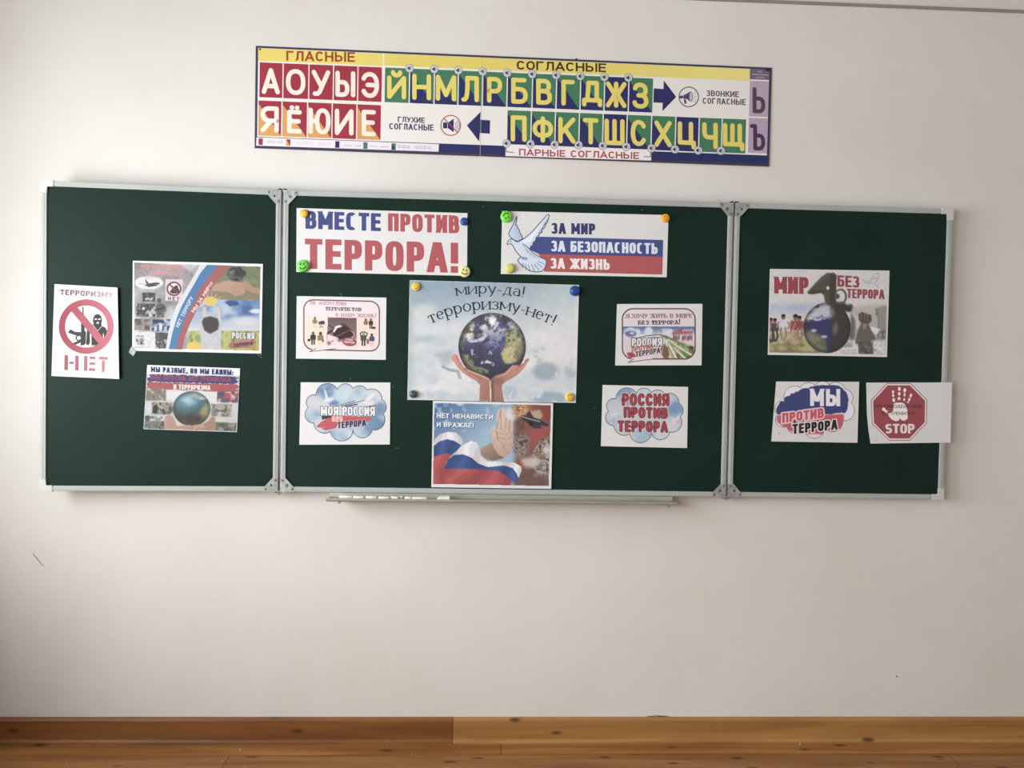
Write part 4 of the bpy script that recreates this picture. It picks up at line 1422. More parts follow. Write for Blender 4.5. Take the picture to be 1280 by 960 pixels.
cv.mix(wl([zb(30, 880), zb(110, 850), zb(190, 780)], 5, 43), (140, 146, 190), .9)
cv.mix(wl([zc(905, 190), zc(915, 240), zc(965, 270)], 3, 44), (176, 180, 206), .9)
cv.mix(wl([zc(1040, 355), zc(1110, 340), zc(1190, 380)], 3.4, 45), (206, 208, 224), .95)
cv.mix(wl([zc(860, 30), zc(950, 55), zc(1060, 30)], 2.6, 46), (206, 208, 222), .9)
cv.mix(wl([zc(1130, 240), zc(1150, 205), zc(1165, 240)], 1.6, 47), (190, 194, 216), .9)
cv.mix(wl([zc(770, 110), zc(790, 170)], 2, 48), (150, 152, 180), .8)
rr = np.hypot(cv.X - GX, cv.Y - GY) / GR
cv.mix(sstep(.80, 1.0, rr), (70, 70, 74), .75)
cv.mix(sstep(.0, 1.0, (cv.Y - GY) / GR) * sstep(.6, .95, rr), (58, 54, 52), .5)
cv.mott(1.0, .16, 2.0, 51)
P.canvas('globe', cv, g)
# hands
HL = [(630, 270), (665, 240), (715, 252), (735, 300), (770, 370), (800, 420), (900, 465), (1080, 535), (1145, 570), (1152, 870), (1000, 866), (1010, 650), (960, 600), (860, 545), (770, 480), (700, 400), (668, 345), (640, 330)]
HR = [(38, 872), (36, 570), (110, 520), (220, 490), (330, 388), (385, 385), (402, 402), (470, 360), (500, 310), (545, 295), (552, 315), (490, 420), (390, 525), (300, 575), (230, 612), (190, 650), (186, 700), (216, 876)]
for pts, f, ax in ((HL, zc, -1), (HR, zd, 1)):
    q = [f(*p) for p in pts]
    xs, ys = [p[0] for p in q], [p[1] for p in q]
    cv = Cv(min(xs) - 1, min(ys) - 1, max(xs) + 1, max(ys) + 1, .36)
    m = cv.pm(q)
    cv.fill((178, 132, 116))
    cv.grad(1.0, (616, 500), (152, 112, 100), (616 + ax * 42, 450), (204, 146, 138))
    edge = 1 - cv.blur(m, 1.6)
    cv.mix(np.clip(edge * 1.6, 0, 1), (206, 164, 148) if ax < 0 else (168, 118, 106), .5)
    cv.mix(cv.lm([(616 - ax * .5, 470), (616 - ax * .3, 505)], 3.4, 3), (112, 84, 74), .75)
    if ax < 0:
        cv.mix(cv.em(*zc(700, 310), 4, 5, .5, 50), (218, 134, 140), .9)
        cv.mix(cv.lm([zc(690, 270), zc(760, 380), zc(830, 450)], 1.1, 1.5), (172, 96, 96), .8)
        cv.mix(cv.lm([zc(800, 440), zc(900, 500), zc(1050, 580)], 1.3, 2), (146, 98, 86), .7)
        cv.mix(cv.lm([zc(850, 460), zc(1000, 520), zc(1120, 575)], 1.6, 2), (214, 172, 156), .7)
    else:
        cv.mix(cv.lm([zd(500, 330), zd(540, 305)], 2.4, 2), (150, 120, 112), .8)
        cv.mix(cv.lm([zd(370, 450), zd(470, 380)], 1.2, 1.5), (156, 98, 92), .8)
        cv.mix(cv.lm([zd(330, 400), zd(240, 500), zd(120, 560)], 1.8, 2), (214, 164, 150), .7)
        cv.mix(cv.em(*zd(130, 600), 8, 5, .6), (128, 96, 84), .6)
    cv.mott(1.0, .04, 3, 61)
    P.canvas('hand#%d' % ax, cv, m)
P.stroke('hand#1', [zd(40, 700), zd(40, 868)], .9, (226, 204, 188))


def along(fn, x0, x1):
    """baseline y = fn(x): arc-length table and a map (s, up) -> point"""
    xs = np.linspace(x0 - 10, x1 + 10, 400)
    ys = fn(xs)
    sl = np.concatenate([[0], np.cumsum(np.hypot(np.diff(xs), np.diff(ys)))])
    s0, s1 = np.interp([x0, x1], xs, sl)

    def f(a, b):
        x = np.interp(s0 + a, sl, xs)
        d = (fn(x + .5) - fn(x - .5))
        k = math.hypot(1, d)
        return (x + b * d / k, float(fn(x)) - b / k)
    return f, s1 - s0


INKB = (36, 44, 60)
f_, ln_ = along(lambda x: 367.0 + ((x - 612) / 42) ** 2 * 3.6 + (x - 612) * .02, 570.5, 655.5)
P.text('lettering', 'миру-да!', (0, 0), (ln_, 0), 9.6, 1.75, .85, INKB, 'serif', gap=.14, curve=f_)
f_, ln_ = along(lambda x: 386.9 + ((x - 612.5) / 71) ** 2 * 16.6, 538.5, 691.5)
P.text('lettering', 'терроризму-нет!', (0, 0), (ln_, 0), 10.4, 1.85, .9, INKB, 'serif', gap=.14, curve=f_)
P.done()

# --- H: flag and palm poster overlapping the lower rail
P = Sheet('poster', 'poster of a raised palm above a waving tricolour flag and ruins', 'poster', MID,
          [(541.2, 501), (691.5, 504), (689, 611.1), (539.1, 609)], (535, 498, 8), (228, 226, 230), (.0042, .0042, .0062))
cv = Cv(44, 40, 1236, 882, 4)
cv.fill((120, 150, 190))
cv.grad(1.0, (150, 50), (86, 116, 166), (560, 420), (160, 188, 216))
cv.mix(sstep(.56, .7, cv.fb(60, 3, 4)) * (1 - sstep(200, 520, cv.Y)), (186, 206, 230), .6)
cv.mix(cv.em(320, 52, 36, 22, .5), (200, 214, 232), .8)
rt = sstep(820, 900, cv.X)
cv.speckle(rt, [(92, 74, 70), (124, 90, 84), (150, 88, 84), (112, 82, 76)], 120, 7)
cv.mix(cv.pm([(1010, 320), (1225, 250), (1225, 380), (1090, 480), (1020, 480)], 20), (172, 88, 88), .85)
cv.mix(cv.pm([(1130, 70), (1230, 70), (1225, 250), (1150, 200)], 12), (150, 66, 66), .8)
cv.mix(cv.em(830, 160, 70, 60, .5), (226, 220, 226), .9)
fire = cv.em(930, 120, 80, 75, .6)
cv.speckle(fire, [(140, 84, 58), (196, 134, 88), (226, 190, 150), (150, 104, 80), (214, 160, 110)], 30, 9)
cv.mix(cv.pm([(1020, 130), (1120, 110), (1150, 180), (1110, 215), (1050, 190)], 8), (206, 176, 150), .8)
cv.speckle(cv.pm([(860, 400), (950, 360), (1010, 380), (1000, 560), (880, 600), (860, 520)], 12), [(78, 72, 68), (128, 120, 112), (178, 170, 162), (96, 90, 82), (150, 140, 130)], 26, 11, .85)
cv.speckle(cv.pm([(1090, 440), (1225, 370), (1225, 840), (1060, 760), (1040, 560)], 12), [(82, 76, 70), (136, 130, 122), (206, 200, 196), (112, 102, 92), (98, 92, 78), (160, 152, 142)], 34, 13, .9)
for x, y, r_, c in ((1075, 770, 26, (202, 190, 188)), (1120, 745, 30, (214, 206, 204)), (1160, 690, 26, (190, 180, 174)), (1180, 520, 34, (216, 208, 206)), (1150, 600, 20, (120, 92, 84))):
    cv.mix(cv.em(x, y, r_, r_ * .8, .5), c, .75)
cv.mix(cv.pm([(920, 600), (1090, 580), (1140, 640), (1060, 700), (960, 680)], 14), (216, 206, 198), .85)
cv.mix(cv.em(1100, 560, 40, 36, .5), (176, 112, 104), .6)
cv.mix(cv.pm([(860, 700), (1220, 760), (1205, 880), (840, 870)], 22), (112, 92, 86), .7)
cv.mix(cv.pm([(1150, 470), (1220, 460), (1215, 600), (1170, 590)], 10), (222, 212, 208), .6)
cv.mix(cv.em(780, 590, 90, 60, .5), (166, 186, 214), .8)
# jet
cv.mix(cv.pm([(925, 172), (985, 168), (1012, 120), (1056, 192), (1122, 212), (1208, 262), (1198, 280), (1112, 268), (1146, 298), (1056, 298), (1016, 258), (946, 216)]), (66, 64, 72))
cv.mix(cv.lm([(940, 182), (1040, 212), (1120, 232)], 9), (186, 182, 186), .9)
cv.mix(cv.pm([(1000, 222), (1060, 240), (1040, 282), (1010, 262)]), (46, 44, 50))
# forearm and palm
cv.grad(cv.pm([(640, 440), (530, 495), (520, 575), (640, 625), (740, 604), (780, 570)], 3), (560, 480), (176, 152, 138), (640, 620), (140, 112, 98))
hand = [(640, 285), (650, 270), (664, 276), (682, 320), (690, 300), (690, 150), (700, 116), (716, 112), (724, 130), (727, 112), (745, 90), (768, 104), (775, 150), (780, 198), (796, 196), (812, 225), (818, 218), (832, 204), (850, 226), (852, 330), (848, 470), (822, 545), (770, 592), (706, 566), (664, 505), (640, 440)]
hm = cv.pm(hand, 1.5)
cv.grad(hm, (660, 300), (222, 192, 176), (820, 560), (196, 162, 146))
for a, b in (((690, 300), (724, 130)), ((729, 305), (727, 120)), ((776, 312), (778, 200)), ((812, 330), (816, 226)), ((684, 320), (700, 420))):
    cv.mix(cv.lm([a, b], 6, 1.5), (140, 106, 96), .75)
for pts in ([(690, 400), (740, 440), (780, 540)], [(700, 350), (770, 360), (840, 340)], [(700, 390), (790, 410), (838, 380)]):
    cv.mix(cv.lm(pts, 5, 1.5), (164, 128, 116), .7)
cv.mott(hm, .05, 26, 15)
# flag
WHT, BLU, RED = (222, 218, 226), (64, 88, 146), (178, 84, 88)
F1w = [(50, 445), (75, 398), (125, 355), (200, 335), (280, 342), (330, 390), (352, 438), (330, 472), (260, 430), (190, 408), (110, 432), (48, 485)]
F1b = [(48, 485), (110, 432), (190, 406), (262, 424), (332, 468), (290, 522), (238, 562), (180, 547), (46, 588)]
F1r = [(46, 586), (180, 545), (238, 560), (182, 640), (160, 720), (160, 866), (40, 862)]
F2w = [(255, 560), (340, 470), (430, 425), (492, 442), (512, 500), (532, 570), (592, 632), (700, 632), (860, 640), (932, 682), (936, 720), (905, 795), (886, 750), (850, 698), (760, 676), (640, 690), (520, 668), (430, 595), (350, 562)]
F2b = [(160, 705), (200, 612), (258, 570), (350, 558), (432, 590), (502, 650), (600, 688), (760, 670), (850, 698), (896, 772), (892, 832), (836, 830), (780, 772), (700, 724), (560, 712), (400, 706), (280, 702)]
F2r = [(148, 866), (150, 760), (165, 704), (280, 702), (560, 712), (700, 722), (780, 770), (838, 828), (830, 880)]
for pts, c, sd in ((F1r, RED, 1), (F1w, WHT, 2), (F1b, BLU, 3), (F2r, RED, 4), (F2w, WHT, 5), (F2b, BLU, 6)):
    m = cv.pm(pts, 1.5)
    cv.mix(m, c)
    fold = np.sin((cv.X * .95 + cv.Y * .45) / 44 + 6 * cv.fb(240, 70 + sd, 2))
    cv.mix(m * sstep(.1, .9, fold), tuple(int(v * .86) for v in c), .6)
    cv.mix(m * sstep(-.4, -.95, fold), tuple(min(255, int(v * 1.1 + 8)) for v in c), .6)
P.canvas('picture', cv, cv.pm([(62, 45), (1232, 66), (1208, 878), (48, 858)]))
for dx, dy, c in ((6, 7, (66, 78, 118)), (0, 0, (236, 240, 247))):
    P.sans('lettering', 'НЕТ НЕНАВИСТИ', (88 + dx, 195 + dy), (650 + dx, 211 + dy), 47, c, .22)
    P.sans('lettering', 'И ВРАЖДЕ!', (88 + dx, 283 + dy), (460 + dx, 294 + dy), 47, c, .22)
P.done()

# --- I: cloud with "my Russia without terror"
LOB = [(420, 238, 148), (648, 205, 112), (828, 232, 114), (985, 290, 130), (1062, 395, 110), (1020, 555, 135), (865, 662, 128), (600, 680, 150), (385, 590, 142), (242, 490, 112), (247, 335, 102)]
P = Sheet('poster', 'white sheet with blue cloud, white letters and a red brush smear', 'poster', MID,
          [(375.9, 477.9), (487.9, 478.1), (487.3, 555.6), (374.1, 555.9)], (368, 470, 10.16), (228, 232, 236), (.001, .0012, .003))


def paint_i(cv):
    cv.fill((164, 190, 214))
    cv.speckle(1.0, [(110, 146, 186), (168, 194, 218), (208, 220, 232)], 210, 31)
    cv.mix(cv.em(260, 330, 110, 110, .5), (216, 212, 220), .8)
    cv.mix(cv.em(340, 620, 150, 100, .5), (222, 220, 230), .85)
    cv.mix(cv.em(620, 230, 100, 90, .6), (196, 218, 230), .8)
    cv.mix(cv.em(930, 340, 110, 50, .6), (222, 216, 224), .8)
    cv.mix(cv.em(1100, 420, 70, 90, .5), (104, 136, 184), .7)
    for pts in ([(370, 160), (400, 185), (430, 270), (400, 290)], [(400, 270), (510, 280), (460, 320), (350, 340)], [(860, 330), (950, 250), (1040, 180), (1000, 270), (900, 360)], [(880, 350), (1010, 330), (960, 380)]):
        cv.mix(cv.pm(pts, 5), (230, 232, 240), .9)
    cv.mix(cv.pm([(440, 350), (510, 300), (580, 340), (520, 380), (440, 375)], 8), (96, 122, 176), .8)


cloud(P, LOB, 8, (78, 92, 122), paint_i)
P.poly('brush_smear', [(280, 640), (350, 575), (430, 535), (560, 505), (780, 512), (985, 520), (975, 560), (900, 590), (560, 600), (530, 660), (400, 690), (330, 668), (390, 655), (300, 655)], (200, 92, 98))
P.stroke('brush_smear', [(520, 385), (640, 350), (770, 318)], 7, (70, 74, 92))
P.stroke('brush_smear', [(590, 380), (720, 352), (895, 308)], 8, (70, 74, 92))
P.stroke('brush_smear', [(640, 385), (760, 365), (800, 360)], 14, (70, 74, 92))
P.stroke('brush_smear', [(940, 385), (1040, 370)], 9, (86, 92, 116))
P.poly('brush_smear', [(345, 505), (470, 500), (470, 525), (400, 545), (350, 558)], (66, 66, 80))
P.text('lettering', 'МОЯ РОССИЯ', (335, 500), (1022, 506), 112, 24, 20, (66, 72, 96), grow=14)
P.text('lettering', 'МОЯ РОССИЯ', (335, 500), (1022, 506), 112, 24, 20, (240, 240, 246))
P.poly('lettering#БЕЗ9', [(470, 500), (620, 502), (618, 585), (472, 585)], (206, 118, 122))
P.text('lettering', 'БЕЗ', (480, 578), (610, 576), 64, 17, 13, (234, 200, 204))
P.stroke('lettering#БЕЗ9', [(545, 520), (600, 560)], 8, (238, 226, 230))
P.text('lettering', 'ТЕРРОРА', (548, 668), (910, 634), 82, 20, 16, (214, 196, 210), grow=10)
P.text('lettering', 'ТЕРРОРА', (548, 668), (910, 634), 82, 20, 16, (56, 54, 96))
P.stroke('print_mark', [(165, 775), (200, 777)], 4, (205, 208, 212))
P.done()

# --- J: red lettered cloud
P = Sheet('poster', 'white sheet with pale blue cloud and three lines of red letters', 'poster', MID,
          [(753.2, 481.1), (860.1, 483.6), (858.9, 560.1), (751.1, 557.7)], (745, 475, 10.67), (222, 225, 224), (.001, .0012, .003))


def paint_j(cv):
    cv.fill((176, 196, 214))
    cv.speckle(1.0, [(132, 160, 192), (176, 196, 214), (206, 214, 224)], 220, 37)
    cv.mix(cv.em(250, 340, 130, 130, .5), (206, 208, 216), .8)
    cv.mix(cv.em(340, 650, 150, 90, .5), (208, 212, 218), .8)
    cv.mix(cv.em(1060, 380, 100, 80, .6), (112, 146, 192), .8)
    cv.mix(cv.em(640, 790, 120, 80, .6), (160, 192, 212), .8)
    for pts in ([(985, 490), (1060, 510), (1140, 430), (1110, 520), (1040, 570)], [(1000, 540), (1060, 560), (1100, 600), (1020, 600)], [(180, 450), (330, 430), (260, 480)]):
        cv.mix(cv.pm(pts, 5), (224, 222, 230), .9)


cloud(P, [(x * 1.0 - 8, y + 10, r + 1) for x, y, r in LOB], 8, (84, 98, 116), paint_j)
for txt, a, b, h in (('РОССИЯ', (348, 342), (975, 346), 162), ('ПРОТИВ', (372, 502), (955, 515), 142), ('ТЕРРОРА', (292, 690), (958, 700), 148)):
    P.text('lettering', txt, a, b, h, 34, 32, (222, 206, 208), 'round', grow=30)
    P.text('lettering', txt, a, b, h, 34, 32, (96, 52, 60), 'round', grow=10)
    P.text('lettering', txt, a, b, h, 34, 32, (172, 70, 84), 'round', grow=-6)
P.ell('print_mark', 178, 770, 9, 9, (190, 192, 190), n=10)
P.done()

# --- K: speech bubble with road
P = Sheet('poster', 'white sheet with brown speech bubble showing green fields and a small crowd', 'poster', MID,
          [(771.2, 380), (878.1, 379.8), (876.9, 456.7), (768.9, 456.9)], (763, 373, 10.67), (224, 222, 217), (.001, .0012, .001))
ol = rrect(160, 138, 1130, 808, 140)
P.poly('speech_bubble', ol, (230, 216, 216))
cv = Cv(165, 366, 1128, 806, 4.8)
cv.fill((214, 206, 208))
cv.grad(1.0, (600, 370), (72, 106, 152), (600, 500), (216, 212, 216))
cv.mix(sstep(.42, .6, cv.fb(110, 3, 4)) * sstep(380, 430, cv.Y), (228, 224, 228), .9)
cv.mix(cv.em(510, 440, 56, 60, .3), (226, 226, 230), .95)
cv.mix(cv.pm([(165, 560), (700, 500), (1128, 560), (1128, 806), (165, 806)], 12), (222, 206, 204), .8)
g = cv.em(270, 455, 80, 68)
cv.grad(g, (270, 390), (206, 218, 226), (270, 525), (150, 160, 184))
cv.mix(cv.em(270, 470, 78, 34, .3) * g, (96, 104, 138), .8)
cv.mix(cv.em(290, 465, 30, 16, .4) * g, (206, 210, 220), .9)
fld = cv.pm([(640, 480), (720, 490), (1128, 650), (1128, 806), (700, 806), (690, 640), (760, 560)], 3)
cv.speckle(fld, [(96, 120, 72), (140, 158, 104), (196, 196, 150), (120, 96, 72)], 90, 9)
for a, b, c, w in (((720, 560), (1000, 800), (222, 222, 204), 26), ((760, 555), (1090, 760), (214, 216, 190), 30), ((760, 570), (880, 800), (226, 222, 206), 30), ((720, 490), (1120, 700), (84, 110, 66), 16), ((745, 590), (800, 800), (228, 222, 206), 26),
                   ((770, 580), (960, 800), (96, 122, 66), 9), ((780, 570), (1040, 780), (110, 130, 74), 8), ((760, 600), (850, 800), (126, 112, 84), 7), ((1000, 640), (1010, 700), (120, 190, 110), 18)):
    cv.mix(cv.lm([a, b], w, 1.2) * fld, c, .95)
cv.mix(cv.pm([(690, 650), (770, 640), (790, 760), (720, 790), (680, 740)], 6), (132, 96, 74))
cv.mix(cv.em(1075, 660, 36, 26, .4), (104, 74, 56))
crowd = [(178, 66, 74), (72, 130, 120), (196, 96, 84), (92, 150, 120), (224, 214, 214), (178, 74, 84), (88, 120, 160), (206, 140, 110)]
for i in range(11):
    x = 845 + i * 24
    cv.mix(cv.em(x, 520 + (i % 3) * 6, 11, 42, .2), crowd[i % 8])
    cv.mix(cv.em(x + 4, 466 - (i * 7) % 15, 9, 10, .3), (206, 160, 150))
cv.mix(cv.pm([(825, 440), (870, 440), (905, 410), (980, 405), (1090, 440), (1095, 470), (960, 480), (830, 490)], 5), (184, 84, 88), .75)
for i in range(6):
    cv.mix(cv.em(970 + i * 22, 432 - (i % 2) * 14, 8, 12, .3), (232, 212, 212))
cv.mix(cv.pm([(215, 730), (290, 715), (340, 760), (330, 795), (250, 790)], 5), (176, 70, 80))
cv.mix(cv.lm([(280, 548), (480, 500), (660, 482), (760, 530)], 10), (78, 66, 66))
P.canvas('picture', cv, cv.pm([q for q in ol]) * (cv.Y > 372))
P.stroke('speech_bubble', ol, 16, (98, 66, 60), True)
P.poly('speech_bubble', [(300, 785), (232, 858), (560, 805), (540, 770)], (230, 216, 214))
P.stroke('speech_bubble', [(312, 808), (236, 856), (400, 830), (570, 808)], 9, (106, 72, 66))
P.text('lettering', 'Я ХОЧУ ЖИТЬ В МИРЕ', (205, 262), (1092, 258), 54, 13, 8, (150, 108, 108), 'serif', gap=.14)
P.text('lettering', 'БЕЗ ТЕРРОРА!', (372, 350), (932, 346), 54, 14, 9, (72, 58, 58), 'serif', gap=.14)
P.text('lettering', 'РОССИЯ', (285, 640), (690, 634), 108, 24, 20, (66, 58, 62), grow=20)
P.text('lettering', 'РОССИЯ', (285, 640), (690, 634), 108, 24, 20, (234, 228, 226))
P.text('lettering', 'ПРОТИВ', (285, 715), (568, 668), 62, 15, 12, (190, 92, 100))
P.text('lettering', 'ТЕРРОРА!', (335, 782), (690, 722), 72, 17, 14, (226, 210, 208), grow=12)
P.text('lettering', 'ТЕРРОРА!', (335, 782), (690, 722), 72, 17, 14, (88, 66, 64))
P.done()

# --- L: half globe, half grenade
P = Sheet('poster', 'sheet with a globe turning into a dark grenade, right leaf', 'poster', RIGHT,
          [(962.4, 336.1), (1111.9, 338.3), (1108.7, 446.3), (959.7, 443.5)], (955, 330, 7.87), (210, 208, 202), (.001, .0012, .0012))
cv = Cv(40, 50, 1236, 910, 4.0)
cv.fill((206, 202, 198))
cv.grad(cv.pm([(45, 390), (620, 380), (620, 560), (45, 560)], 14), (300, 380), (178, 186, 200), (300, 560), (206, 200, 200))
cv.mix(cv.em(330, 440, 150, 40, .6), (168, 176, 200), .7)
cv.grad(cv.pm([(45, 680), (520, 680), (560, 880), (40, 880)], 8), (280, 680), (168, 162, 110), (280, 880), (128, 122, 84))
cv.speckle(cv.pm([(45, 660), (480, 670), (500, 860), (40, 850)], 8), [(120, 112, 80), (176, 168, 108), (196, 186, 150)], 60, 5, .7)
# runners
for x, y, h, c, leg in ((68, 760, 230, (170, 72, 80), (70, 60, 66)), (108, 755, 220, (74, 72, 84), (70, 66, 76)), (190, 745, 250, (206, 206, 214), (156, 130, 118)), (310, 780, 285, (150, 76, 72), (190, 150, 138)), (350, 740, 230, (140, 80, 76), (150, 120, 110))):
    cv.mix(cv.pm([(x - .17 * h, y - .78 * h), (x + .17 * h, y - .78 * h), (x + .2 * h, y - .45 * h), (x - .18 * h, y - .42 * h)], 3), c, .95)
    cv.mix(cv.lm([(x - .08 * h, y - .45 * h), (x - .1 * h, y - .22 * h), (x - .02 * h, y)], .10 * h), leg, .9)
    cv.mix(cv.lm([(x + .08 * h, y - .45 * h), (x + .12 * h, y - .2 * h), (x + .05 * h, y)], .10 * h), leg, .9)
    cv.mix(cv.em(x, y - .89 * h, .085 * h, .1 * h), (132, 98, 84))
    cv.mix(cv.em(x, y - .95 * h, .085 * h, .06 * h), (58, 48, 46))
    cv.mix(cv.lm([(x - .17 * h, y - .7 * h), (x - .26 * h, y - .5 * h)], .06 * h), (170, 130, 116))
    cv.mix(cv.lm([(x + .17 * h, y - .7 * h), (x + .28 * h, y - .52 * h)], .06 * h), (170, 130, 116))
cv.mix(cv.lm([(120, 795), (380, 800)], 10, 4), (92, 84, 60), .6)
# grey city and child
gy = cv.pm([(860, 420), (1210, 390), (1195, 890), (780, 890), (820, 700)], 16)
cv.grad(gy, (1000, 400), (182, 176, 168), (1000, 890), (168, 162, 152))
cv.mix(cv.pm([(1140, 420), (1205, 410), (1200, 660), (1140, 640)], 4), (146, 142, 134))
cv.mix(cv.pm([(1095, 440), (1135, 430), (1138, 640), (1120, 640), (1120, 520), (1098, 500)], 4), (120, 116, 108), .8)
cv.speckle(cv.pm([(1110, 650), (1200, 655), (1195, 740), (1110, 740)], 5), [(72, 70, 66), (150, 146, 140)], 30, 9)
cv.mix(cv.pm([(1040, 610), (1140, 640), (1110, 700), (1060, 660)], 4), (216, 214, 208))
cv.speckle(cv.pm([(780, 750), (1195, 760), (1195, 885), (740, 880)], 8), [(196, 192, 186), (222, 220, 214), (160, 156, 150)], 50, 11)
cv.mix(cv.pm([(880, 470), (960, 600), (920, 640), (870, 560)], 4), (196, 192, 184), .8)
ch = (104, 98, 90)
cv.mix(cv.pm([(930, 490), (965, 470), (1010, 490), (1055, 500), (1058, 560), (1030, 590), (960, 585), (935, 550)], 4), (84, 78, 72))
for a, b in (((960, 490), (955, 545)), ((990, 490), (985, 550)), ((1020, 500), (1015, 555))):
    cv.mix(cv.lm([a, b], 8, 1.5), (140, 132, 122), .8)
cv.mix(cv.pm([(955, 580), (1025, 585), (1060, 660), (1105, 740), (1050, 760), (1075, 885), (935, 885), (925, 790), (895, 780), (920, 660)], 4), ch)
cv.mix(cv.pm([(975, 590), (1010, 590), (1000, 640), (970, 640)], 3), (146, 136, 124))
cv.speckle(cv.pm([(935, 770), (1075, 770), (1078, 885), (935, 885)], 4), [(70, 66, 62), (120, 114, 106)], 40, 15, .8)
cv.mix(cv.pm([(860, 480), (900, 560), (890, 740), (840, 740), (850, 600)], 8), (90, 86, 76), .8)
# globe / grenade body
GX, GY, RX, RY = 620, 628, 232, 248
g = cv.em(GX, GY, RX, RY, .02)
cv.mix(g, (62, 62, 102))
cv.speckle(g * cv.pm([(400, 640), (470, 660), (600, 730), (620, 880), (380, 880)], 14), [(90, 92, 72), (132, 130, 104), (100, 96, 78)], 60, 19)
cv.speckle(g * cv.pm([(380, 470), (500, 400), (520, 520), (440, 560), (380, 560)], 12), [(130, 140, 110), (176, 178, 150), (104, 108, 90)], 50, 21)
cv.mix(g * sstep(.46, .58, cv.fb(60, 23, 4)) * (1 - sstep(500, 560, cv.Y)), (196, 198, 206), .9)
cv.mix(cv.lm([(420, 530), (520, 550), (600, 530), (660, 460)], 22, 3) * g * sstep(.3, .5, cv.fb(24, 25, 3)), (206, 208, 218), .9)
cv.mix(cv.em(490, 655, 28, 16, .5), (196, 198, 208), .8)
cv.mix(cv.em(592, 715, 30, 14, .5), (206, 208, 214), .8)
dark = g * sstep(625, 705, cv.X + (cv.fb(60, 27, 3) - .5) * 60)
cv.mix(dark, (68, 64, 58), .95)
cv.mix(g * cv.pm([(690, 590), (720, 560), (730, 640), (700, 710), (670, 660)], 12), (120, 114, 104), .8)
cv.mix(g * (1 - cv.em(GX, GY, RX * .9, RY * .9, .12)), (56, 52, 48), .6)
cv.mix(cv.em(840, 430, 30, 40, .4, 40), (70, 66, 60), .9)
# lever, fuse and ring of the grenade
GREN = (84, 80, 68)
cv.mix(cv.pm([(430, 270), (490, 205), (560, 130), (620, 90), (690, 85), (715, 110), (705, 250), (705, 395), (640, 410), (600, 370), (590, 310), (560, 285), (480, 300), (432, 292)], 4), GREN)
cv.mix(cv.pm([(650, 100), (712, 110), (705, 400), (650, 405)], 4), (72, 66, 56))
cv.mix(cv.lm([(480, 225), (560, 160), (640, 110)], 12, 3), (120, 114, 100), .6)
cv.mix(cv.lm([(445, 285), (580, 270)], 10, 3), (54, 50, 44), .8)
cv.mix(cv.em(628, 236, 14, 18), (206, 200, 194))
cv.mix(cv.pm([(690, 380), (780, 370), (850, 430), (870, 470), (700, 470)], 8), (66, 62, 54))
cv.mix(np.clip(cv.em(755, 320, 62, 78) - cv.em(750, 322, 46, 62), 0, 1), (98, 92, 84))
cv.mix(cv.em(722, 318, 22, 26, .3), (88, 82, 74))
cv.mott(1.0, .06, 12, 31)
P.canvas('picture', cv, cv.pm([(62, 52), (1230, 70), (1200, 895), (50, 872)]))
for txt, a, b, h, wx in (('МИР', (100, 290), (438, 296), 166, 44), ('БЕЗ', (722, 222), (938, 234), 112, 27), ('ТЕРРОРА', (815, 335), (1186, 346), 92, 22)):
    P.text('lettering', txt, a, b, h, wx, wx * .75, (152, 68, 78), gap=.10)
for pts in ([(970, 150), (1000, 170), (1050, 165), (1075, 110), (1120, 85), (1130, 130), (1105, 170), (1085, 190), (1040, 185), (990, 185)], [(1085, 190), (1110, 215), (1135, 228)], [(1050, 165), (1090, 130), (1110, 160)]):
    P.stroke('dove_outline', pts, 5, (150, 148, 146))
P.done()

# --- M: "we" cloud
P = Sheet('poster', 'white sheet with outlined cloud of blue paint above red paint, right leaf', 'poster', RIGHT,
          [(970.2, 476.9), (1074, 477.2), (1071.8, 553.5), (964.1, 551.8)], (955, 470, 9.846), (210, 213, 208), (.004, .007, .0012))
lob = [(380, 260, 140), (548, 195, 116), (720, 175, 112), (885, 195, 122), (985, 268, 112), (985, 425, 132), (845, 560, 128), (618, 640, 130), (400, 600, 124), (235, 540, 95), (220, 400, 92)]


def paint_m(cv):
    cv.fill((224, 225, 224))
    cv.mix(cv.pm([(160, 480), (980, 470), (985, 560), (940, 660), (700, 735), (560, 735), (420, 720), (260, 650), (160, 560)], 10), (196, 92, 102))
    cv.mix(cv.em(620, 735, 110, 24, .4), (226, 216, 218), .9)
    e = cv.fb(26, 5, 3)
    m = cv.pm([(165, 470), (150, 400), (210, 310), (330, 220), (480, 160), (660, 115), (800, 110), (920, 120), (990, 170), (1040, 260), (1040, 350), (1010, 450), (900, 455), (760, 470), (450, 470)], 14)
    cv.mix(sstep(.42, .58, m + (e - .5) * .8), (62, 72, 122))


cloud(P, lob, 5, (92, 92, 100), paint_m)
P.poly('cloud', [(330, 600), (380, 545), (420, 600)], (70, 66, 66))
P.text('lettering', 'МЫ', (568, 368), (938, 372), 212, 48, 46, (226, 228, 240), 'block', gap=.2)
P.text('lettering', 'ПРОТИВ', (225, 578), (735, 512), 118, 30, 27, (224, 200, 202), 'block', grow=32)
P.text('lettering', 'ПРОТИВ', (225, 578), (735, 512), 118, 30, 27, (198, 88, 98), 'block')
P.text('lettering', 'ТЕРРОРА', (350, 716), (905, 656), 122, 31, 27, (222, 216, 212), 'block', grow=26)
P.text('lettering', 'ТЕРРОРА', (350, 716), (905, 656), 122, 31, 27, (46, 42, 44), 'block')
P.ell('print_mark', 188, 710, 10, 10, (150, 152, 148), n=10)
P.done()

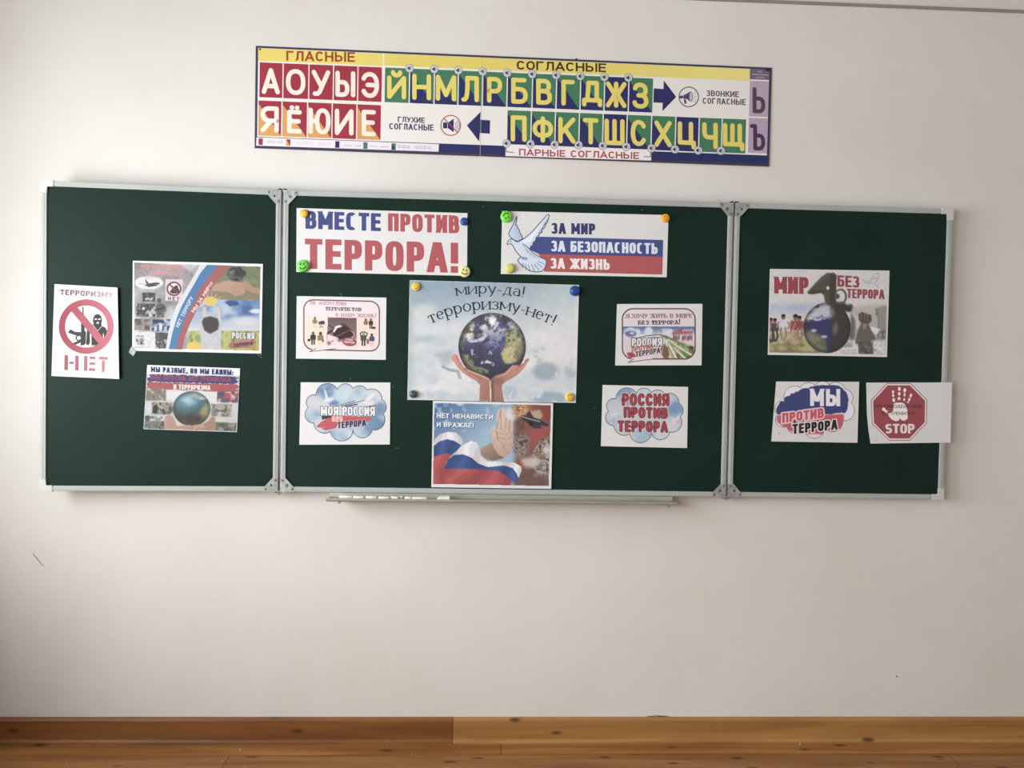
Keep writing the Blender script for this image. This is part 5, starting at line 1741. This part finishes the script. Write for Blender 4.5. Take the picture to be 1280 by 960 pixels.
# --- N: stop sheet over the right rail
P = Sheet('poster', 'white sheet with red octagonal stop sign and handprint, overlapping the board edge', 'poster', RIGHT,
          [(1082.8, 478.3), (1190, 478), (1188.1, 553.2), (1088.2, 554.5)], (1075, 470, 10.24), (212, 208, 205), (.0012, .0085, .0022),
          outline=[(1082.8, 478.3), (1190, 478), (1188.1, 553.2), (1088.2, 554.5), (1085.6, 538), (1083.6, 517)])
oc = [(345, 100), (648, 100), (852, 310), (848, 600), (640, 820), (372, 818), (160, 610), (148, 315)]
cx, cy = 500, 458
sc = lambda k: [(cx + (x - cx) * k, cy + (y - cy) * k) for x, y in oc]
P.poly('stop_sign', sc(1.02), (150, 78, 88))
P.poly('stop_sign', sc(.995), (226, 214, 214))
P.poly('stop_sign', sc(.945), (158, 72, 80))
HC = (234, 224, 222)
for x, y, rx, ry, ro in ((422, 205, 15, 22, 0), (425, 250, 15, 20, 0), (432, 308, 18, 26, -8), (503, 165, 18, 28, 0), (502, 228, 17, 24, 0), (500, 288, 18, 22, 0), (573, 182, 18, 28, 4), (570, 240, 12, 24, 4), (566, 302, 12, 18, 8),
                         (650, 250, 15, 26, 14), (632, 300, 14, 22, 16), (616, 332, 10, 14, 20), (305, 425, 20, 26, -38), (335, 455, 18, 20, -45)):
    P.ell('handprint', x, y, rx, ry, HC, ro, 16)
P.poly('handprint', [(432, 352), (470, 340), (540, 342), (570, 355), (585, 380), (605, 430), (612, 520), (600, 555), (560, 575), (525, 560), (512, 535), (500, 568), (460, 580), (410, 560), (375, 520), (350, 480), (400, 470), (425, 440)], HC)
P.sans('lettering', 'ПРОТИВОДЕЙСТВИЕ', (185, 408), (800, 412), 42, (92, 48, 52), .16)
P.sans('lettering', 'ЭКСТРЕМИЗМУ', (268, 500), (712, 500), 42, (92, 46, 50), .16)
P.text('lettering', 'STOP', (325, 735), (698, 735), 122, 32, 24, (232, 212, 212), gap=.12)
P.stroke('print_mark', [(188, 835), (204, 815), (220, 836)], 4, (130, 130, 128))
P.done()
# ------------------------------------------------------------------ the alphabet chart on the wall above the board
CQ = [(319.7, 57.2), (963.8, 84.6), (960.2, 208.2), (318.2, 185.2)]
CHART_EDGE = noise_tint(mat('chart_card', (66, 60, 82), .6, .2), (62, 56, 78), (70, 64, 86), 20)
P = Sheet('alphabet_chart', 'long horizontal alphabet chart of red, green and blue letter tiles, above the chalkboard', 'chart', WALL,
          CQ, (0, 0, 1), (226, 220, 211), (.0015, .003, .004), thick=.0008, edge=CHART_EDGE)


def q(u, v):
    a = [np.array(c) for c in CQ]
    t, b = a[0] + (a[1] - a[0]) * u, a[3] + (a[2] - a[3]) * u
    return tuple(t + (b - t) * v)


ux = lambda x, v=0.5: (x - (319.7 + (318.2 - 319.7) * v)) / ((963.8 - 319.7) * (1 - v) + (960.2 - 318.2) * v)
quad = lambda x0, v0, x1, v1: [q(ux(x0), v0), q(ux(x1), v0), q(ux(x1), v1), q(ux(x0), v1)]
CREAM, YEL, NAV, GRN, RED_, ORA = (240, 229, 216), (236, 210, 84), (46, 50, 100), (64, 124, 84), (170, 46, 62), (226, 156, 74)
P.poly('border', quad(319, 0, 963, 1), (70, 62, 80))
P.poly('border', quad(321.0, .014, 960.8, .974), NAV)
P.poly('lower_band', quad(321.3, .885, 960.8, .975), NAV)
P.poly('ground', quad(322, .02, 960, .888), CREAM)
P.polys('heading_band#v', [quad(322, .022, 477.6, .145)], (238, 212, 86))
n_ = 40
for i in range(n_):
    a, b = 479.5 + (935.5 - 479.5) * i / n_, 479.5 + (935.5 - 479.5) * (i + 1) / n_
    P.polys('heading_band', [quad(a, .022, b, .140)], tuple(np.array((234, 208, 84)) + (np.array((10, 18, 34)) * max(0, (i - 22) / 17))))
R1, R2 = (.160, .500), (.533, .876)


def tile(x0, x1, vr, kind):
    p = quad(x0 + .7, vr[0], x1 - .7, vr[1])
    if kind in ('r', 'g', 'n'):
        P.poly('letter_tile#%d%d' % (x0, vr[0] * 9), p, {'r': RED_, 'g': GRN, 'n': NAV}[kind])
    else:
        up, lo = {'ro': (RED_, ORA), 'gn': (GRN, NAV)}[kind]
        P.poly('letter_tile#%d%d' % (x0, vr[0] * 9), p, up)
        P.poly('letter_tile#%d%d' % (x0, vr[0] * 9), [(p[0][0], p[0][1] + 4), p[2], p[3]], lo)


def letter(ch, x0, x1, vr, col, w=5.6, sh=.13):
    wd = (x1 - x0) * {'Ж': .86, 'Ш': .84, 'Щ': .88, 'М': .86, 'Ю': .90, 'Ы': .82, 'Ф': .86, 'Д': .84, 'Ц': .78, 'Г': .56, 'Е': .58, 'Ё': .58, 'Р': .62, 'С': .66, 'З': .64, 'Б': .66, 'Т': .66, 'Л': .72, 'Х': .72, 'К': .72, 'Ч': .68, 'П': .66, 'В': .66, 'Ь': .72, 'Ъ': .84}.get(ch, .76)
    c = (x0 + x1) / 2
    tall = vr[1] - vr[0]
    top, bot = vr[0] + tall * (.14 if ch not in 'ЙЁ' else .22), vr[1] - tall * .10
    h = (bot - top) * 126
    a, b = q(ux(c - wd / 2), bot), q(ux(c + wd / 2), bot)
    P.text('letter', ch, a, b, h, w, w, col, 'round', key='letter#' + ch)


for i, (ch, k) in enumerate(zip('АОУЫЭ', 'rrrrr')):
    xs = (323.5, 353.4, 385.7, 416.4, 446.9, 477.5)
    tile(xs[i], xs[i + 1], R1, 'r')
    letter(ch, xs[i], xs[i + 1], R1, (252, 228, 208))
for i, (ch, k) in enumerate(zip('ЯЁЮИЕ', ('ro', 'ro', 'ro', 'r', 'ro'))):
    xs = (322.6, 352.6, 384.6, 415.4, 446.3, 477.0)
    tile(xs[i], xs[i + 1], R2, k)
    letter(ch, xs[i], xs[i + 1], R2, (252, 228, 208))
C1 = (480, 511.4, 542.5, 572.3, 602.8, 633.5, 665, 695, 725, 755, 785.2, 816)
for i, (ch, k) in enumerate(zip('ЙНМЛРБВГДЖЗ', ('g',) + ('gn',) * 8 + ('n', 'gn'))):
    tile(C1[i], C1[i + 1], R1, k)
    letter(ch, C1[i], C1[i + 1], R1, YEL)
C2 = (634, 664.4, 694.5, 724.5, 754.2, 784.2, 814.8, 845, 874.3, 903, 933.5)
for i, (ch, k) in enumerate(zip('ПФКТШСХЦЧЩ', ('gn', 'gn', 'gn', 'gn', 'n', 'gn', 'gn', 'n', 'g', 'g'))):
    tile(C2[i], C2[i + 1], R2, k)
    letter(ch, C2[i], C2[i + 1], R2, YEL)
# soft and hard sign column
P.poly('sign_tile#0', quad(936.2, .018, 960.3, .125), (122, 102, 118))
P.poly('sign_tile#1', quad(936.2, .140, 960.0, .500), (190, 166, 180))
P.poly('sign_tile', quad(936.2, .515, 959.8, .868), (188, 164, 180))
letter('Ь', 937.5, 959.5, R1, (96, 66, 84), 5)
letter('Ъ', 936.5, 959.5, R2, (84, 56, 88), 5)
for v, a, b in ((.045, 945, 951), (.075, 938.5, 958.5), (.104, 943, 954)):
    P.stroke('sign_tile#0', [q(ux(a), v), q(ux(b), v)], 1.3, (176, 162, 172), caps=False)
# headings and captions
Za = lambda x, y: (310 + x / 3.765, 50 + y / 3.765)
Zb = lambda x, y: (640 + x / 3.765, 60 + y / 3.765)
k_ = 1 / 3.765
P.sans('lettering', 'ГЛАСНЫЕ', Za(180, 97), Za(503, 103.5), 46 * k_, (168, 66, 30), .21)
P.sans('lettering', 'СОГЛАСНЫЕ', Zb(22, 101), Zb(443, 114), 41 * k_, (72, 44, 30), .21)
P.sans('lettering', 'ГЛУХИЕ', Za(705, 386), Za(832, 391), 26 * k_, (66, 56, 96), .21)
P.sans('lettering', 'СОГЛАСНЫЕ', Za(665, 420), Za(873, 427), 29 * k_, (66, 56, 96), .21)
P.sans('lettering', 'ЗВОНКИЕ', Zb(915, 226), Zb(1068, 232), 27 * k_, (92, 82, 92), .21)
P.sans('lettering', 'СОГЛАСНЫЕ', Zb(897, 262), Zb(1100, 269), 28 * k_, (92, 82, 92), .21)
P.poly('caption_strip', [Za(1212, 490), Zb(655, 478), Zb(655, 530), Za(1212, 546)], (244, 230, 222))
P.sans('lettering', 'ПАРНЫЕ СОГЛАСНЫЕ', Zb(33, 506), Zb(598, 523), 32 * k_, (184, 58, 66), .21)
P.stroke('caption_strip', [Za(1215, 508), Za(1216, 526), Za(1250, 529)], .9, (80, 60, 70))
P.stroke('caption_strip', [Zb(652, 492), Zb(651, 512), Zb(622, 511)], .9, (90, 80, 84))
# legend strip
P.poly('legend_strip', [Za(40, 458), Za(898, 490), Za(897, 526), Za(38, 497)], (240, 226, 224))
P.stroke('legend_strip', [Za(42, 456), Za(898, 489)], .5, (70, 62, 90))
for x, c1, c2 in ((50, RED_, RED_), (180, RED_, ORA), (411, NAV, NAV), (543, GRN, GRN), (676, GRN, NAV)):
    y = 458 + (x - 40) * .0375 + 4
    p = [Za(x, y), Za(x + 20, y + 1), Za(x + 19, y + 32), Za(x - 1, y + 31)]
    P.poly('legend_strip', p, c1)
    P.poly('legend_strip', [p[0], p[2], p[3]], c2)
for x0, x1 in ((80, 166), (205, 392), (440, 534), (572, 662), (704, 886)):
    for dy in (14, 22):
        ya, yb = 458 + (x0 - 40) * .0375 + dy, 458 + (x1 - 40) * .0375 + dy
        if x0 in (440, 572) and dy == 14:
            continue
        kk = 9
        for j in range(kk):
            if (j * 7 + x0) % 5 == 0:
                continue
            a, b = x0 + (x1 - x0) * j / kk, x0 + (x1 - x0) * (j + .82) / kk
            P.stroke('legend_strip', [Za(a, ya + (yb - ya) * j / kk), Za(b, ya + (yb - ya) * (j + .8) / kk)], .8, (172, 158, 168) if x0 != 205 else (226, 196, 196), caps=False)
# arrows and the two loudspeaker pictures
P.poly('arrow#1', [Zb(667, 190), Zb(713, 193), Zb(714, 152), Zb(773, 230), Zb(708, 297), Zb(709, 258), Zb(665, 256)], NAV)
P.poly('arrow', [Za(1030, 402), Za(1095, 338), Za(1093, 375), Za(1140, 378), Za(1138, 441), Za(1091, 438), Za(1088, 478)], NAV)
c = Zb(832, 230)
P.ring('loudspeaker_icon', *c, 12.7, 12.9, 1.2, (70, 66, 84))
P.poly('loudspeaker_icon', [Zb(806, 222), Zb(822, 215), Zb(840, 204), Zb(846, 228), Zb(840, 252), Zb(822, 240), Zb(806, 238)], (78, 76, 108))
P.ell('loudspeaker_icon', *Zb(842, 229), 2.4, 6.2, (204, 198, 196))
P.ring('loudspeaker_icon', *Zb(842, 229), 2.6, 6.4, .8, (78, 76, 108), 24)
P.poly('loudspeaker_icon', [Zb(808, 240), Zb(818, 242), Zb(822, 262), Zb(812, 262)], (78, 76, 108))
P.ell('loudspeaker_icon', *Zb(797, 231), 2.4, 2, (78, 76, 108))
for a in (-50, -25, 0, 25, 50):
    t = math.radians(a)
    P.stroke('loudspeaker_icon', [Zb(850 + 8 * math.cos(t), 229 + 26 * math.sin(t)), Zb(862 + 6 * math.cos(t), 229 + 36 * math.sin(t))], .6, (150, 140, 150))
c = Za(954, 402)
P.poly('muted_loudspeaker_icon', [Za(918, 388), Za(938, 388), Za(938, 416), Za(918, 416)], NAV)
P.poly('muted_loudspeaker_icon', [Za(940, 390), Za(968, 370), Za(968, 434), Za(940, 414)], NAV)
for r_ in (4.5, 6.6, 8.8):
    P.ring('muted_loudspeaker_icon', c[0] + 2.5, c[1], r_, r_, .7, (96, 90, 120), 14, -48, 48)
P.ring('muted_loudspeaker_icon', *c, 12.9, 13.1, 1.2, (176, 66, 78))
P.stroke('muted_loudspeaker_icon', [(c[0] - 8.8, c[1] - 9), (c[0] + 8.8, c[1] + 9)], 1.3, (176, 66, 78))
# little round badges on the tile joints
bad = [Za(*p) for p in ((760, 133), (877, 137), (990, 143), (1105, 148), (1220, 155))] + [Zb(*p) for p in ((95, 123), (208, 128), (322, 133), (435, 137), (548, 140))]
bad2 = [Za(1217, 487)] + [Zb(*p) for p in ((87, 452), (200, 455), (313, 457), (427, 460), (538, 465), (656, 472), (767, 477), (876, 482), (983, 484))]
for i, b in enumerate(bad + bad2):
    P.ell('badge#%d' % i, *b, 5.3, 5.4, (120, 116, 128), n=24)
    P.ell('badge#%d' % i, *b, 4.7, 4.8, (214, 208, 206), n=24)
    P.ell('badge#%d' % i, b[0] + .6, b[1] - .3, 3.2, 3.3, (190, 184, 188), n=20)
    P.poly('badge#%d' % i, [(b[0] - 3.4, b[1]), (b[0] + .8, b[1] - 2.4), (b[0] + .8, b[1] + 2.2)], (56, 52, 64) if i % 4 else (96, 50, 70))
# grommets, the seam of the two glued halves and a worn corner
P.stroke('seam', [Za(1104, 82), Za(1092, 545)], .5, (206, 190, 130))
for i, p in enumerate((Za(57, 44), Zb(1203, 104), Zb(1208, 99), Zb(303, 53))):
    P.ell('pin#%d' % i, *p, 1.3, 1.3, (50, 44, 56), n=12)
P.poly('worn_corner', [Zb(1188, 102), Zb(1212, 96), Zb(1212, 110), Zb(1198, 108)], (46, 40, 52))
P.done()

# ------------------------------------------------------------------ magnets
MAGC = {'yellow': (240, 190, 70), 'blue': (30, 74, 150), 'green': (122, 216, 84), 'cream': (232, 232, 160), 'lime': (212, 214, 116), 'sun': (244, 206, 84), 'grey': (70, 84, 92), 'orange': (240, 180, 52), 'bright': (128, 226, 70)}
MAGM = {k: noise_tint(mat('magnet_' + k, c, .32, .5), tuple(int(v * .97) for v in c), c, 60) for k, c in MAGC.items()}
FACEM = mat('face_black', (34, 36, 26), .5, .3)
FACEO = mat('face_red', (170, 80, 30), .5, .3)


def magnet(px, py, rpx, kind, label, face=None, lift=.0016, dome=.45, pl=MID):
    c = on(pl, px, py, lift)
    r_ = rpx * (np.linalg.norm(c - CAM) / F_PX)
    root = empty('magnet', c, label, 'magnet')
    R_ = Matrix.Rotation(PI / 2, 4, 'X')      # local +Z looks out into the room
    bm = bmesh.new()
    h = r_ * (.5 + dome)
    prof = [(0, 0), (r_ * .97, 0), (r_, r_ * .08), (r_, h * .45)]
    for i in range(1, 9):
        a = i / 8 * PI / 2
        prof.append((r_ * (math.cos(a) * .55 + .45 * (1 - (i / 8) ** 3) * 1.0) if i < 8 else 0, h * .45 + (h * .55) * math.sin(a)))
    add_lathe(bm, prof, R_, 32)
    from_bm('body', bm, MAGM[kind], root, smooth=True)
    if face is not None:
        rot, fm = face
        M = R_ @ Matrix.Rotation(math.radians(rot), 4, 'Z')
        zt = lambda d: h * .45 + h * .55 * math.sqrt(max(0, 1 - (d / r_) ** 3)) - .0001

        for sx in (-1, 1):
            bm = bmesh.new()
            ex, ey = sx * .26 * r_, .26 * r_
            bmesh.ops.create_uvsphere(bm, u_segments=14, v_segments=8, radius=1, matrix=M @ Matrix.Translation((ex, ey, zt(math.hypot(ex, ey)))) @ Matrix.Diagonal((.11 * r_, .18 * r_, .06 * r_, 1)))
            from_bm('eye', bm, fm, root, smooth=True)
        bm = bmesh.new()
        pts = [(math.radians(a)) for a in np.linspace(200, 340, 15)]
        ring_ = []
        for a in pts:
            cx_, cy_ = .52 * r_ * math.cos(a), .52 * r_ * math.sin(a) + .02 * r_
            nx_, ny_ = math.cos(a), math.sin(a)
            z = zt(math.hypot(cx_, cy_))
            t = .075 * r_
            ring_.append([bm.verts.new(M @ Vector((cx_ + nx_ * t * math.cos(b), cy_ + ny_ * t * math.cos(b), z + t * .7 * math.sin(b)))) for b in np.linspace(0, 2 * PI, 8, endpoint=False)])
        for a, b in zip(ring_, ring_[1:]):
            for i in range(8):
                bm.faces.new((a[i], a[(i + 1) % 8], b[(i + 1) % 8], b[i]))
        bm.faces.new(ring_[0])
        bm.faces.new(ring_[-1][::-1])
        from_bm('mouth', bm, fm, root, smooth=True)
    return root


magnet(380.3, 267.4, 4.9, 'yellow', 'plain round yellow magnet on the top left corner of the heading banner')
magnet(580.3, 277.2, 4.9, 'blue', 'small round blue magnet on the right edge of the heading banner')
magnet(378.9, 332.8, 7.3, 'green', 'green smiley magnet on the lower left corner of the heading banner', (6, FACEM), dome=.25)
magnet(580.9, 339.8, 7.0, 'cream', 'pale yellow smiley magnet on the lower right corner of the heading banner', (-12, FACEM), dome=.25)
magnet(632.8, 271.2, 7.2, 'bright', 'bright green smiley magnet, face upside down, on the dove banner corner', (205, FACEM), dome=.25)
magnet(831.3, 273.0, 5.2, 'orange', 'orange yellow smiley magnet on the top right corner of the dove banner', (70, FACEO), dome=.3, lift=.0018)
magnet(637.2, 335.7, 6.0, 'lime', 'plain pale lime magnet on the lower left corner of the dove banner', lift=.0018)
magnet(519.9, 358.4, 5.3, 'sun', 'yellow smiley magnet on the top left corner of the globe poster', (40, FACEO), dome=.3)
magnet(718.4, 363.8, 6.4, 'blue', 'larger round blue magnet on the top right corner of the globe poster', lift=.0022)
magnet(516.6, 492.6, 4.8, 'grey', 'dark grey magnet on the lower left corner of the globe poster', dome=.8)
magnet(711.8, 496.4, 5.5, 'sun', 'yellow smiley magnet, face upside down, on the lower right globe poster corner', (190, FACEM), dome=.3, lift=.0022)
